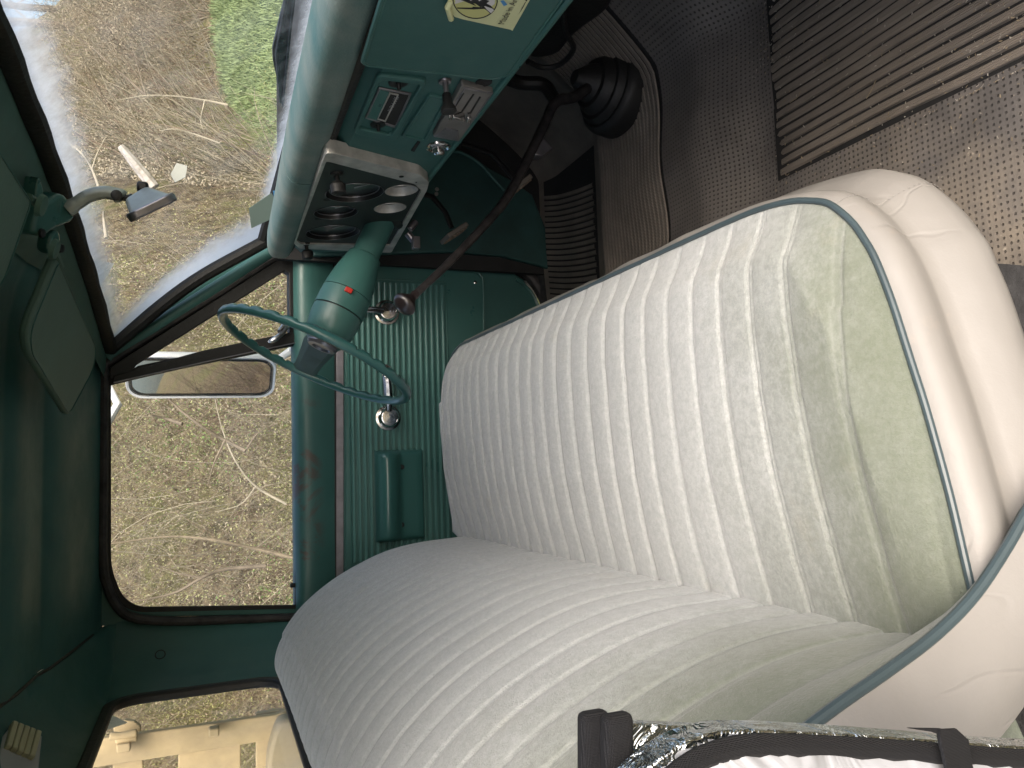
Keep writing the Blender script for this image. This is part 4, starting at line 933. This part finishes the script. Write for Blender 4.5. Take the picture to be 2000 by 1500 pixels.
# piping round the cushion
ppath = [V((x, y, .385)) for x, y in NEAR[3:]]; ppath += [V((.2565, y, .385+.001*math.sin(y*40))) for y in np.linspace(.8, 1.72, 30)]+[V((x, y, .385)) for x, y in reversed(FAR)][:5]
ppath = spline(ppath, 220); mb = Mb(); mb.tube([p+V((.0, -.0, .001)) for p in ppath], .0034, 10); tp(mb, 'piping', 'piping_vinyl', seat)
# vinyl skirt: rolls out under the piping, then the lower seat box bulge
sk_sec = [(0, 0), (.006, -.003), (.012, -.010), (.015, -.020), (.013, -.032), (.008, -.044), (.006, -.052), (.012, -.062), (.021, -.076), (.027, -.092), (.027, -.108), (.020, -.124), (.006, -.140), (-.010, -.152), (-.030, -.160)]
out = []; K = len(ppath)
mb = Mb(); pts = []
for i, p in enumerate(ppath):
    t = (ppath[min(i+1, K-1)]-ppath[max(i-1, 0)]); t.z = 0; t.normalize(); nrm = V((t.y, -t.x, 0))
    if nrm.dot(V((p.x, p.y-1.1, 0))) < 0: nrm = -nrm
    wv = 1+.12*math.sin(i*.11)+.05*math.sin(i*.31)
    fade = 1.0
    for (o_, dz) in sk_sec:
        rip = .0015*math.sin(i*.23+dz*40)+.002*math.sin(i*.09-dz*25)
        fr_ = max(0, min(1, (p.x-.15)/.09)); lowk = 1; o2 = o_+.014*fr_*max(0, min(1, (-dz-.05)/.04))
        pts.append(p+nrm*((o2*wv*lowk)+rip*min(1, o_*40))+V((0, 0, dz)))
mb.grid(pts, K, len(sk_sec)); tp(mb, 'side_skirt', 'white_vinyl', seat, angle=180)
# corner seam stitches
mb = Mb(); ci = min(range(K), key=lambda i: (ppath[i]-V((.222, .556, .385))).length); base = [pts[ci*len(sk_sec)+j] for j in range(len(sk_sec))]
nn = (base[4]-ppath[ci]); nn.z = 0; nn.normalize(); sp = spline([b+nn*.001 for b in base], 90)
for k in range(0, 88, 2): mb.tube([sp[k], sp[k+1]], .00035, 4)
tp(mb, 'stitching', 'white_vinyl', seat)
# backrest
BS = [(-.13, .27), (-.16, .30), (-.172, .34), (-.177, .385), (-.180, .43), (-.184, .47), (-.192, .52), (-.203, .565), (-.219, .61), (-.242, .66), (-.270, .705), (-.302, .745), (-.335, .775), (-.370, .797), (-.405, .808), (-.435, .803), (-.458, .782)]
bsp = spline([(a, 0, b) for a, b in BS], 90)
Y0, Y1 = .425, 1.872; ny2 = 600
pts = []
EP = [(.34, -.050), (.355, -.062), (.381, -.089), (.417, -.120), (.458, -.144), (.504, -.163), (.552, -.180), (.60, -.205), (.66, -.245), (.72, -.29), (.77, -.345), (.80, -.40), (.81, -.44)]
for j in range(ny2):
    y = Y0+(Y1-Y0)*j/(ny2-1); dn_, df = y-Y0, Y1-y
    for i, p in enumerate(bsp):
        s = i/89; off = -.040*(y-.42)/1.43
        x, z = p.x+off, p.z
        # puffed face, pulled back at both ends
        e = min(dn_, df); x -= .020*math.exp(-df/.030)
        pn = pleat(y)*min(1, e/.02)*(1 if z < .79 else .6)
        nx_ = V((1, 0, .25+max(0, z-.6)*3)).normalized()
        if s > .8: nx_ = V((.4, 0, 1)).normalized()
        if dn_ < .07 and z < .60 and s < .7:
            k = (1-dn_/.07)**1.5; x = x*(1-k)+interp(z, EP)*k
        bulge = .012*math.sin(math.pi*min(1, s*1.15))*(1-math.exp(-e/.05))
        if df < .06: z -= .03*(1-df/.06)**2*max(0, s-.5)
        w_ = .0016*math.sin(z*19+y*5)*math.sin(y*6-z*8)
        q = V((x, y, z))+nx_*(pn+bulge+w_); pts.append(q)
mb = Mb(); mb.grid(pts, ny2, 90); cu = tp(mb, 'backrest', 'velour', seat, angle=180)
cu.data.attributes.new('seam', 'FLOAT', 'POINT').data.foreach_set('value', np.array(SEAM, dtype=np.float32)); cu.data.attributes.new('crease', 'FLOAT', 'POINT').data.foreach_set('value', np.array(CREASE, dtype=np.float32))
# backrest piping: near end, top back edge, far end
npth = [pts[i]+V((.0, -.003, .001)) for i in range(6, 90)]; 
epi = spline([(-.025, .418, .322), (-.045, .418, .338), (-.062, .418, .355), (-.089, .419, .381), (-.120, .420, .417), (-.144, .421, .458), (-.163, .422, .504), (-.180, .422, .552), (-.200, .423, .60)], 50)
tail = [pts[i]+V((0, -.002, 0)) for i in range(48, 90)]
edge = epi+[q for q in tail if q.z > .62 or q.x < -.3]
mb = Mb(); mb.tube(edge, .0045, 10); mb.tube([pts[j*90+89]+V((-.002, 0, 0)) for j in range(0, ny2, 8)], .0055, 8)
tp(mb, 'piping', 'piping_vinyl', seat)
# end panel of the backrest in vinyl, padded
mb = Mb(); pt2 = []; ne = len(edge)
for i, p in enumerate(edge):
    t = edge[min(i+1, ne-1)]-edge[max(i-1, 0)]; t.normalize(); inn = V((-t.z, 0, t.x)); 
    if inn.x > 0 and i < ne*.7: inn = -inn
    if i >= ne*.7: inn = V((-.3, 0, -1)).normalized()
    wd = interp(i/ne, [(0, .085), (.3, .09), (.6, .11), (1, .1)])
    for s in (0, .08, .2, .4, .6, .8, 1.):
        pt2.append(p+V((-.3 if i < ne*.75 else 0, 0, -.95)).normalized()*(wd*s*.0)+V((-wd*s, -.014*math.sin(math.pi*min(1, s*1.0))-.002, -.035*s)))
mb.grid(pt2, ne, 7); tp(mb, 'end_panel', 'white_vinyl', seat, angle=180)
mb = Mb(); mb.box((-.40, 1.15, .50), (.10, 1.36, .34)); tp(mb, 'backrest_frame', 'firewall_dark', seat)
mb = Mb(); mb.box((.0, 1.16, .11), (.36, 1.21, .24)); tp(mb, 'seat_box', 'carpet_dark', seat)
# ---- bed rack behind the cab, hood
hood = Mb(); pts = [(x, y, z) for x, dz in ((.80, 0), (1.1, .02), (1.6, -.01), (2.0, -.08), (2.1, -.25)) for y, z in ((.15, .55), (.25, .70), (.6, .735), (1.2, .745), (1.8, .735), (2.1, .70), (2.2, .55)) for z in (z+dz-.03,)]
hood.grid(pts, 5, 7); tp(hood, 'hood', 'teal_paint', angle=60)
# wiper parked at the foot of the windshield
wp = Mb(); wy = lambda x, y: P(x, y, (.84, 1.2, .76), (-1, 0, -.15))
wp.prism([wy(*q) for q in ((566, -40), (548, 28), (532, 95), (533, 118), (548, 190), (556, 200), (572, 0), (574, -40))], (-1, 0, -.15), .006); wiper = tp(wp, 'wiper', 'dark_metal', bevel=.001)
mb = Mb(); mb.tube([wy(*q)+V((-.006, 0, 0)) for q in ((578, -40), (566, 60), (552, 202))], .003, 6); mb.tube([wy(*q)+V((-.004, 0, 0)) for q in ((561, -20), (540, 100), (548, 196))], .004, 6); tp(mb, 'wiper_blade', 'black_rubber', wiper)

# ============================================================ LOOSE THINGS
# folded windscreen shade standing by the near end of the backrest
shade = thing('folded_sunshade', 'folded silver windscreen shade with black edging and white cloth face, standing beside the seat', 'sunshade', (-.3, .28, .2))
SI = Matrix.Translation(V((.3, -.28, -.2)))
def sp_(o): o.parent = shade; o.matrix_parent_inverse = SI; return o
def S(x, y, v): return PY(x, y, v)
def shade_poly(v, pts): return [S(x, y, v) for x, y in pts]
lay = [(.300, [(1150, 1407), (2060, 1450), (2060, 1700), (1150, 1700)], .008), (.288, [(1196, 1412), (2060, 1453), (2060, 1700), (1196, 1700)], .006)]
for v, pl, r in lay:
    mb = Mb(); mb.prism(roundpts(shade_poly(v, pl), r, 4), (0, -1, 0), .005); sp_(mb.obj('foil_panel', 'silver_foil', bevel=.001))
    tl = shade_poly(v-.004, [(pl[0][0], pl[0][1]), (pl[0][0], 1700)])
    mb = Mb(); mb.prism([tl[0]+V((.002, 0, .002)), tl[0]+V((.002, 0, -.011)), tl[1]+V((0, 0, -.011)), tl[1]+V((0, 0, .002))], (0, -1, 0), .009); sp_(mb.obj('edging', 'black_webbing', bevel=.003))
crv = [S(x, y, .262) for x, y in ((1215, 1620), (1232, 1560), (1262, 1520), (1295, 1494), (1340, 1462), (1400, 1440), (1460, 1432), (1600, 1436), (1800, 1449), (1950, 1461), (2080, 1468))]
crv = spline(crv, 60)
body = [p+V((.0, .004, 0)) for p in crv]+[S(2080, 1750, .266), S(1215, 1750, .266)]
mb = Mb(); mb.prism(body, (0, -1, 0), .014); sp_(mb.obj('foil_panel', 'silver_foil', bevel=.001))
# padded white face, gathered by the edging
mb = Mb(); pts = []; rowlen = 14; low = S(1700, 1700, .262)
for i, p in enumerate(crv):
    for j in range(rowlen):
        s = j/(rowlen-1)*.75; q = p*(1-s)+low*s; g = math.exp(-s*7)
        q = q+V((0, -.008*math.sin(math.pi*min(1, s*2+.05))-.0022*math.sin(i*1.9+math.sin(i*.7)*2)*g, 0)); pts.append(q)
mb.grid(pts, 60, rowlen); sp_(mb.obj('cloth_face', 'white_cloth', angle=180))
mb = Mb(); mb.tube([p+V((-.003, -.005, 0)) for p in crv], .0024, 10, up=(0, -1, 0), sq=1.9); sp_(mb.obj('edging', 'black_webbing'))
mb = Mb(); mb.prism([S(*q, .248) for q in ((1835, 1426), (1870, 1424), (1893, 1445), (1905, 1520), (1905, 1600), (1862, 1600), (1850, 1500), (1838, 1450))], (0, -1, 0), .002)
mb.prism([S(*q, .249) for q in ((1775, 1423), (1840, 1424), (1868, 1432), (1850, 1440), (1820, 1430))], (0, -1, 0), .002); sp_(mb.obj('strap', 'black_webbing', bevel=.0005))
# grey card propped in the corner of the windshield
c1_ = [P(x, y, (.565, 1.93, .8), (-.75, -.6, 0)) for x, y in ((486, 407), (530, 377), (545, 400), (538, 424), (491, 446))]
mb = Mb(); mb.prism(c1_, (-.75, -.6, 0), .0006); tag(mb.obj('card', 'card_grey', smooth=False), 'small grey-green card propped in the far corner of the windshield above the dash', 'card')
mb = Mb(); mb.prism([P(x, y, (.56, 1.93, .8), (-.75, -.6, 0)) for x, y in ((533, 373), (545, 372), (548, 398), (538, 402))], (-.75, -.6, 0), .0006); tag(mb.obj('paper_scrap', 'sticker_blue', smooth=False), 'tiny pale blue paper scrap beside the grey card on the dash top', 'paper')
# straw and flakes on the mat
rs = random.Random(2); mb = Mb()
def litter(x, y, big=1.):
    a = rs.random()*6.28; L = rs.uniform(.0008, .0032)*big; w_ = rs.uniform(.0004, .0011)*big; z = floorz(x, y)+.0098+rs.random()*.001
    u = V((math.cos(a), math.sin(a), rs.uniform(-.1, .3))); v = V((-math.sin(a), math.cos(a), rs.uniform(-.3, .3))); c = V((x, y, z))
    mb.cm = 0 if rs.random() < .55 else 1
    mb.add([c-u*L-v*w_, c+u*L-v*w_*.6, c+u*L*.8+v*w_, c-u*L*.7+v*w_*.8], [(0, 1, 2, 3)])
for _ in range(420): litter(rs.uniform(.36, .80), rs.uniform(.52, 1.08))
for _ in range(260): litter(min(.8, max(.45, rs.gauss(.50, .07))), rs.gauss(.63, .07), .8)
for _ in range(110): litter(rs.gauss(.70, .03), rs.gauss(1.05, .03), .9)
for _ in range(30): litter(rs.uniform(.4, .8), rs.uniform(1.1, 1.9), .8)
o = mb.obj('floor_litter', ['straw', 'paint_flake'], smooth=False, kind='stuff'); o['label'] = 'straw bits and pale flakes scattered over the floor mat'
mb = Mb()
for k in range(5):
    x, y = rs.uniform(.46, .76), rs.uniform(.62, 1.08); a = rs.random()*6.28; p = [V((x, y, floorz(x, y)+.011))]
    for _ in range(4): a += rs.uniform(-.8, .8); p.append(p[-1]+V((math.cos(a), math.sin(a), rs.uniform(0, .3)))*.007)
    mb.tube(p, .0006, 4)
o = mb.obj('straw_wisps', 'straw', kind='stuff'); o['label'] = 'thin curled straw wisps lying on the ribbed footwell pad'

# stake rack of raw wood behind the cab
rack = thing('wooden_stake_rack', 'raw pale wooden stake rack with upright board and rails, seen through the rear window', 'stake rack', (-.7, 2.2, 0))
RI = Matrix.Translation(V((.7, -2.2, 0)))
def rp(o): o.parent = rack; o.matrix_parent_inverse = RI; return o
def K_(x, y, v=2.2): return PY(x, y, v)
def board(pts, v=2.2, d=.02, nm='rail'):
    mb = Mb(); mb.prism([K_(*q, v) for q in pts], (0, -1, 0), d); return rp(mb.obj(nm, 'raw_wood', bevel=.003, smooth=False))
board([(186, 1444), (350, 1423), (540, 1396), (600, 1372), (602, 1450), (560, 1440), (430, 1462), (172, 1502)], 2.17, .022, 'upright')
board([(222, 1440), (221, 1420), (228, 1410), (244, 1407), (262, 1409), (274, 1418), (275, 1445), (292, 1640), (215, 1640)], 2.20)
board([(349, 1428), (415, 1417), (470, 1412), (470, 1640), (345, 1640)], 2.20)
board([(500, 1394), (545, 1387), (560, 1387), (520, 1640), (500, 1640)], 2.20)
mb = Mb(); mb.tube(spline([K_(*q, 2.145) for q in ((214, 1438), (240, 1437), (268, 1431))], 8), .010, 8); mb.tube([K_(225, 1447, 2.145), K_(268, 1442, 2.145)], .008, 8); mb.box(K_(242, 1458, 2.14), (.02, .03, .03)); rp(mb.obj('rope_knot', 'raw_wood', bevel=.004))
mb = Mb(); mb.box(K_(418, 1428, 2.14), (.02, .03, .025)); rp(mb.obj('peg', 'raw_wood', bevel=.004))
mb = Mb(); mb.prism(roundpts([K_(*q, 2.10) for q in ((546, 1402), (590, 1408), (640, 1470), (660, 1640), (520, 1640), (522, 1470))], .04, 5), (0, -1, 0), .06); tag(mb.obj('padded_panel', 'beige_panel', bevel=.012, seg=3), 'smooth beige panel leaning against the wooden rack behind the rear window', 'panel')

# ============================================================ OUTSIDE
def terr(X, Y):
    r = X/np.maximum(Y, .5); r = np.where(Y < 1, -1, r)
    D = np.interp(r, [-9, -1.2, -.8, .24, .32, .40, .47, .60, 3], [3.0, 3.0, 4.3, 4.3, 6.5, 10.5, 14, 15, 15])
    slope = np.interp(r, [-9, .1, .35, .45, 3], [.04, .06, .12, .136, .136])
    g = -.72+slope*np.clip(Y-3, 0, 40)
    H = np.interp(r, [-9, .44, .50, .58, .70, 3], [9, 8, 4.6, 2.1, 1.6, 1.6])
    b = np.clip(Y-D, 0, 100)*np.interp(r, [-9, .4, .6, 3], [.85, .85, .5, .4])
    b = H*(1-np.exp(-b/np.maximum(H, .1)))
    n = .10*np.sin(X*1.7+Y*.9)*np.sin(Y*1.3-X*.6)+.05*np.sin(X*4.1)*np.sin(Y*3.7)
    z = g+b+n*np.clip((Y-D+.5), 0, 1)+.02*np.sin(X*1.1)*np.sin(Y*1.4)
    grass = np.clip((D-Y)/.5, 0, 1)*np.clip((r-.2)/.1, 0, 1)
    z = np.where(Y < 3, -.72+.02*np.sin(X*1.1)*np.sin(Y*1.4), z)
    return z, grass
gx = np.concatenate([-np.geomspace(300, 14, 20), np.linspace(-13, 18, 156), np.geomspace(19, 300, 20)])
gy = np.concatenate([-np.geomspace(300, 6, 16), np.linspace(-5, 28, 166), np.geomspace(29, 300, 18)])
GXX, GYY = np.meshgrid(gx, gy, indexing='ij'); Z, G = terr(GXX, GYY); nyg = len(gy)
vs = np.stack([GXX, GYY, Z], -1).reshape(-1, 3); idx = np.arange(len(gx)*nyg).reshape(len(gx), nyg)
fs = np.stack([idx[:-1, :-1], idx[1:, :-1], idx[1:, 1:], idx[:-1, 1:]], -1).reshape(-1, 4)
gob = obj('ground', vs.tolist(), fs.tolist(), 'bank_ground', angle=180, kind='structure')
at = gob.data.attributes.new('grassy', 'FLOAT', 'POINT'); at.data.foreach_set('value', G.ravel().astype(np.float32))
def tz(x, y): z, _ = terr(np.array([x]), np.array([float(y)])); return float(z[0])

def twigs(name, n, sampler, lmin, lmax, rad, mt, label, spread=.8, segs=5, bias=(0, -.25, .6), curl=.45):
    vs = []; fs = []; k = 0
    for _ in range(n):
        x, y = sampler(); p = np.array([x, y, tz(x, y)-.03]); L = RNG.uniform(lmin, lmax)
        d = np.array([RNG.normal()*spread+bias[0], RNG.normal()*spread*.6+bias[1], abs(RNG.normal())*.5+bias[2]]); d /= np.linalg.norm(d)
        c = RNG.normal(size=3)*curl; r0 = rad*RNG.uniform(.5, 1.5)
        for s in range(segs+1):
            t = s/segs; r = r0*(1-.75*t); u = np.cross(d, [0.3, .2, 1.]); u /= np.linalg.norm(u)+1e-6; w_ = np.cross(d, u)
            for a in (0, 2.094, 4.189): vs.append(p+u*math.cos(a)*r+w_*math.sin(a)*r)
            if s < segs:
                b = k+s*3
                for q in range(3): fs.append((b+q, b+(q+1) % 3, b+3+(q+1) % 3, b+3+q))
            p = p+d*L/segs; d = d+(c+RNG.normal(size=3)*.22)*.5*(1/segs)*2; d[2] -= .10/segs*4*t; d /= np.linalg.norm(d)
        k += (segs+1)*3
    o = obj(name, vs, fs, mt, angle=180, kind='stuff'); o['label'] = label; return o
def leaves(name, n, sampler, hmax, size, mt, label):
    XY = np.array([sampler() for _ in range(n)]); z, _ = terr(XY[:, 0], XY[:, 1]); c = np.stack([XY[:, 0], XY[:, 1], z+RNG.uniform(0, hmax, n)], 1)
    a = RNG.normal(size=(n, 3)); a /= np.linalg.norm(a, axis=1)[:, None]; b = np.cross(a, RNG.normal(size=(n, 3))); b /= np.linalg.norm(b, axis=1)[:, None]
    s = (size*RNG.uniform(.5, 1.6, n))[:, None]; vs = np.stack([c-a*s, c-b*s*.42, c+a*s, c+b*s*.42], 1).reshape(-1, 3).tolist(); fs = np.arange(4*n).reshape(-1, 4).tolist()
    o = obj(name, vs, fs, mt, smooth=False, kind='stuff'); o['label'] = label; return o
CL = [(RNG.uniform(-4.5, 4.5), RNG.uniform(4.3, 9)) for _ in range(60)]
def near_bank():
    y = 4.1+abs(RNG.normal())*2.6; r = RNG.uniform(-.62, .44); 
    return r*y, min(y, 11)
def clumped():
    c = CL[RNG.integers(len(CL))]; return c[0]+RNG.normal()*.28, max(4.2, c[1]+RNG.normal()*.35)
def far_bank():
    r = RNG.uniform(.34, .74); D = np.interp(r, [.32, .40, .47, .60], [6.5, 10.5, 14, 15]); y = D+abs(RNG.normal())*3.0; return r*y, y
def back_bank():
    return RNG.uniform(-12, -3), 3.1+abs(RNG.normal())*1.5
twigs('bramble_thicket', 9000, near_bank, .12, .6, .0020, 'twig_tan', 'tangled bare tan bramble stems covering the bank beyond the driver window')
twigs('bramble_thicket', 2800, near_bank, .25, 1.0, .0024, 'twig_brown', 'darker brown bramble stems tangled on the bank beyond the driver window')
twigs('bramble_thicket', 800, near_bank, .4, 1.4, .0026, 'twig_pale', 'pale straw coloured arching stems on the bank beyond the driver window', curl=.9)
twigs('far_brush', 3000, far_bank, .5, 1.6, .008, 'twig_tan', 'tan leafless brush on the far slope seen through the windshield', spread=.9, bias=(0, -.1, .7))
twigs('far_brush', 1200, far_bank, .5, 1.8, .008, 'twig_brown', 'brown leafless brush on the far slope seen through the windshield', spread=.9, bias=(0, -.1, .7))
twigs('rear_thicket', 1800, back_bank, .4, 1.5, .006, 'twig_brown', 'brown brush behind the truck, mirrored in the outside mirror')
leaves('spring_buds', 70000, near_bank, .45, .0068, 'bud_leaf', 'yellow green spring buds scattered through the brambles')
leaves('spring_buds', 30000, clumped, .5, .0072, 'bud_leaf', 'denser clumps of yellow green buds in the brambles')
leaves('dry_leaves', 70000, near_bank, .34, .0085, 'dry_leaf', 'dry tan leaves caught in the brambles')
leaves('dry_leaves', 80000, far_bank, 1.5, .014, 'dry_leaf', 'dry pinkish tan leaves on the far slope')
GC = [(-.9, 5.2), (.5, 5.0), (-1.3, 4.9), (1.4, 5.4), (.2, 6.2)]
def green_cl():
    c = GC[RNG.integers(len(GC))]; return c[0]+RNG.normal()*.22, max(4.2, c[1]+RNG.normal()*.3)
leaves('green_leaves', 8000, green_cl, .4, .008, 'green_leaf', 'small patches of fresh green leaves among the brambles')
def grass_s():
    while True:
        r = RNG.uniform(.30, .80); y = RNG.uniform(3.2, 15)
        if y < np.interp(r, [.24, .32, .40, .47, .60], [4.3, 6.5, 10.5, 14, 15]): return r*y, y
vs = []; fs = []
for i in range(26000):
    x, y = grass_s(); z = tz(x, y); h = RNG.uniform(.03, .09)*(1+y*.03); a = RNG.uniform(0, 6.28); w_ = .004+y*.0006; dx, dy = math.cos(a)*w_, math.sin(a)*w_; lx, ly = RNG.normal()*h*.4, RNG.normal()*h*.4
    vs += [(x-dx, y-dy, z), (x+dx, y+dy, z), (x+lx, y+ly, z+h)]; fs.append((i*3, i*3+1, i*3+2))
o = obj('grass', vs, fs, 'grass_blade', smooth=False, kind='stuff'); o['label'] = 'bright green grass field ahead of the truck'
# single branches one can pick out through the glass
def branch(pix, dist, r, mt, label, name='bare_branch', fork=None):
    pp = [PY(x, y, dist+(i % 2)*.04) for i, (x, y) in enumerate(pix)]; base = pp[0].copy()
    o0 = thing(name, label, 'branch', base, 'bare branches outside the windows'); IM = Matrix.Translation(-base)
    mb = Mb(); sp = spline(pp, 26); mb.tube(sp, [r*(1-.65*i/25) for i in range(26)], 7); q = mb.obj('stem', mt); q.parent = o0; q.matrix_parent_inverse = IM
    for f in (fork or []):
        fp = [PY(x, y, dist) for x, y in f]; mb = Mb(); mb.tube(spline(fp, 14), [r*.6*(1-.7*i/13) for i in range(14)], 6); q = mb.obj('side_shoot', mt); q.parent = o0; q.matrix_parent_inverse = IM
    return o0
branch([(520, 1105), (440, 1112), (395, 1128), (340, 1158), (250, 1178)], 4.0, .011, 'bark', 'dark forked branch low in the rear half of the driver window', fork=[[(395, 1128), (350, 1120), (300, 1100)]])
branch([(574, 1090), (500, 1072), (420, 1055), (330, 1048), (216, 1062)], 4.2, .011, 'bark_tan', 'thick tan branch curving upward across the back of the driver window')
branch([(480, 880), (440, 860), (390, 830), (340, 790), (320, 762)], 3.9, .010, 'bark', 'dark curved branch just behind the outside mirror', fork=[[(440, 860), (420, 900), (405, 950)], [(480, 880), (500, 850), (516, 838)]])
branch([(356, 828), (325, 818), (295, 811)], 3.8, .009, 'bark', 'short thick dark twig above the middle of the driver window')
branch([(560, 985), (500, 950), (460, 900), (435, 840), (420, 780)], 4.1, .007, 'twig_pale', 'thin pale stem arching through the middle of the driver window', fork=[[(500, 950), (470, 985), (420, 1000)]])
branch([(285, 186), (245, 150), (210, 120), (170, 85), (130, 62)], 9.5, .014, 'bark', 'long dark bare limb rising toward the top of the windshield', fork=[[(170, 92), (150, 88), (130, 90)], [(285, 186), (272, 140), (258, 90), (244, 50)]])
branch([(445, 205), (400, 196), (340, 188), (285, 187), (228, 196)], 9.4, .015, 'twig_pale', 'pale upright stem carrying the dark limb beyond the windshield', fork=[[(400, 196), (392, 235), (400, 262)]])
branch([(430, 280), (380, 262), (340, 252), (312, 256)], 7.6, .009, 'twig_pale', 'pale crooked stick in the middle of the windshield view')
branch([(195, 372), (180, 330), (160, 300), (135, 280), (115, 262)], 6.0, .011, 'twig_pale', 'pale twig above the rear-view mirror arm', fork=[[(180, 330), (190, 300), (208, 265)]])
branch([(208, 465), (203, 430), (202, 412)], 5.2, .012, 'twig_pale', 'short pale stub below the rear-view mirror arm')
# leaning white post, and an added pale panel standing in for a windshield reflection
a, b = PY(236, 286, 5.2), PY(302, 366, 5.2); mb = Mb(); mb.tube([b, a*.3+b*.7, a*.7+b*.3, a], [.034, .036, .03, .022], 8)
tag(mb.obj('leaning_post', 'weathered_post'), 'weathered white post leaning beyond the windshield above the mirror', 'post')
mb = Mb(); mb.prism([PY(x, y, 5.4) for x, y in ((345, 318), (366, 324), (362, 346), (342, 356), (333, 340))], (0, -1, 0), .01); tag(mb.obj('reflection_panel', 'reflection_panel', smooth=False), 'small pale panel beyond the rear-view mirror, standing in for a reflection in the windshield', 'sheet')
# slim bare trees on the far crest, sky between them
rt = random.Random(9)
CREST = [(.50+.022*i+rt.uniform(-.006, .006)) for i in range(13)]
for i, r in enumerate(CREST):
    y = rt.uniform(20, 24); x = r*y; z = tz(x, y); H = rt.uniform(5.5, 8); base = V((x, y, z))
    t_ = thing('bare_tree', 'slim leafless tree on the far crest at the top corner of the windshield', 'tree', base, 'slim bare trees along the far crest')
    lean = V((rt.uniform(-.6, .6), 0, 0)); mb = Mb(); tr = [V((0, 0, -.2))+lean*s+V((rt.uniform(-.06, .06), 0, H*s)) for s in np.linspace(0, 1, 8)]; mb.tube(tr, [.10*(1-.6*k/7) for k in range(8)], 7); q = mb.obj('trunk', 'bark'); q.parent = t_
    mb = Mb()
    for k in range(60):
        s = rt.uniform(.12, 1); p = V((lean.x*s, 0, H*s)); d = V((rt.uniform(-1, 1), rt.uniform(-1, 1), rt.uniform(.3, 1.3))).normalized(); L = rt.uniform(.5, 1.6); mb.tube([p, p+d*L*.5+V((0, 0, .05)), p+d*L+V((0, 0, .25))], [.03, .018, .005], 4)
    q = mb.obj('crown', 'twig_brown'); q.parent = t_
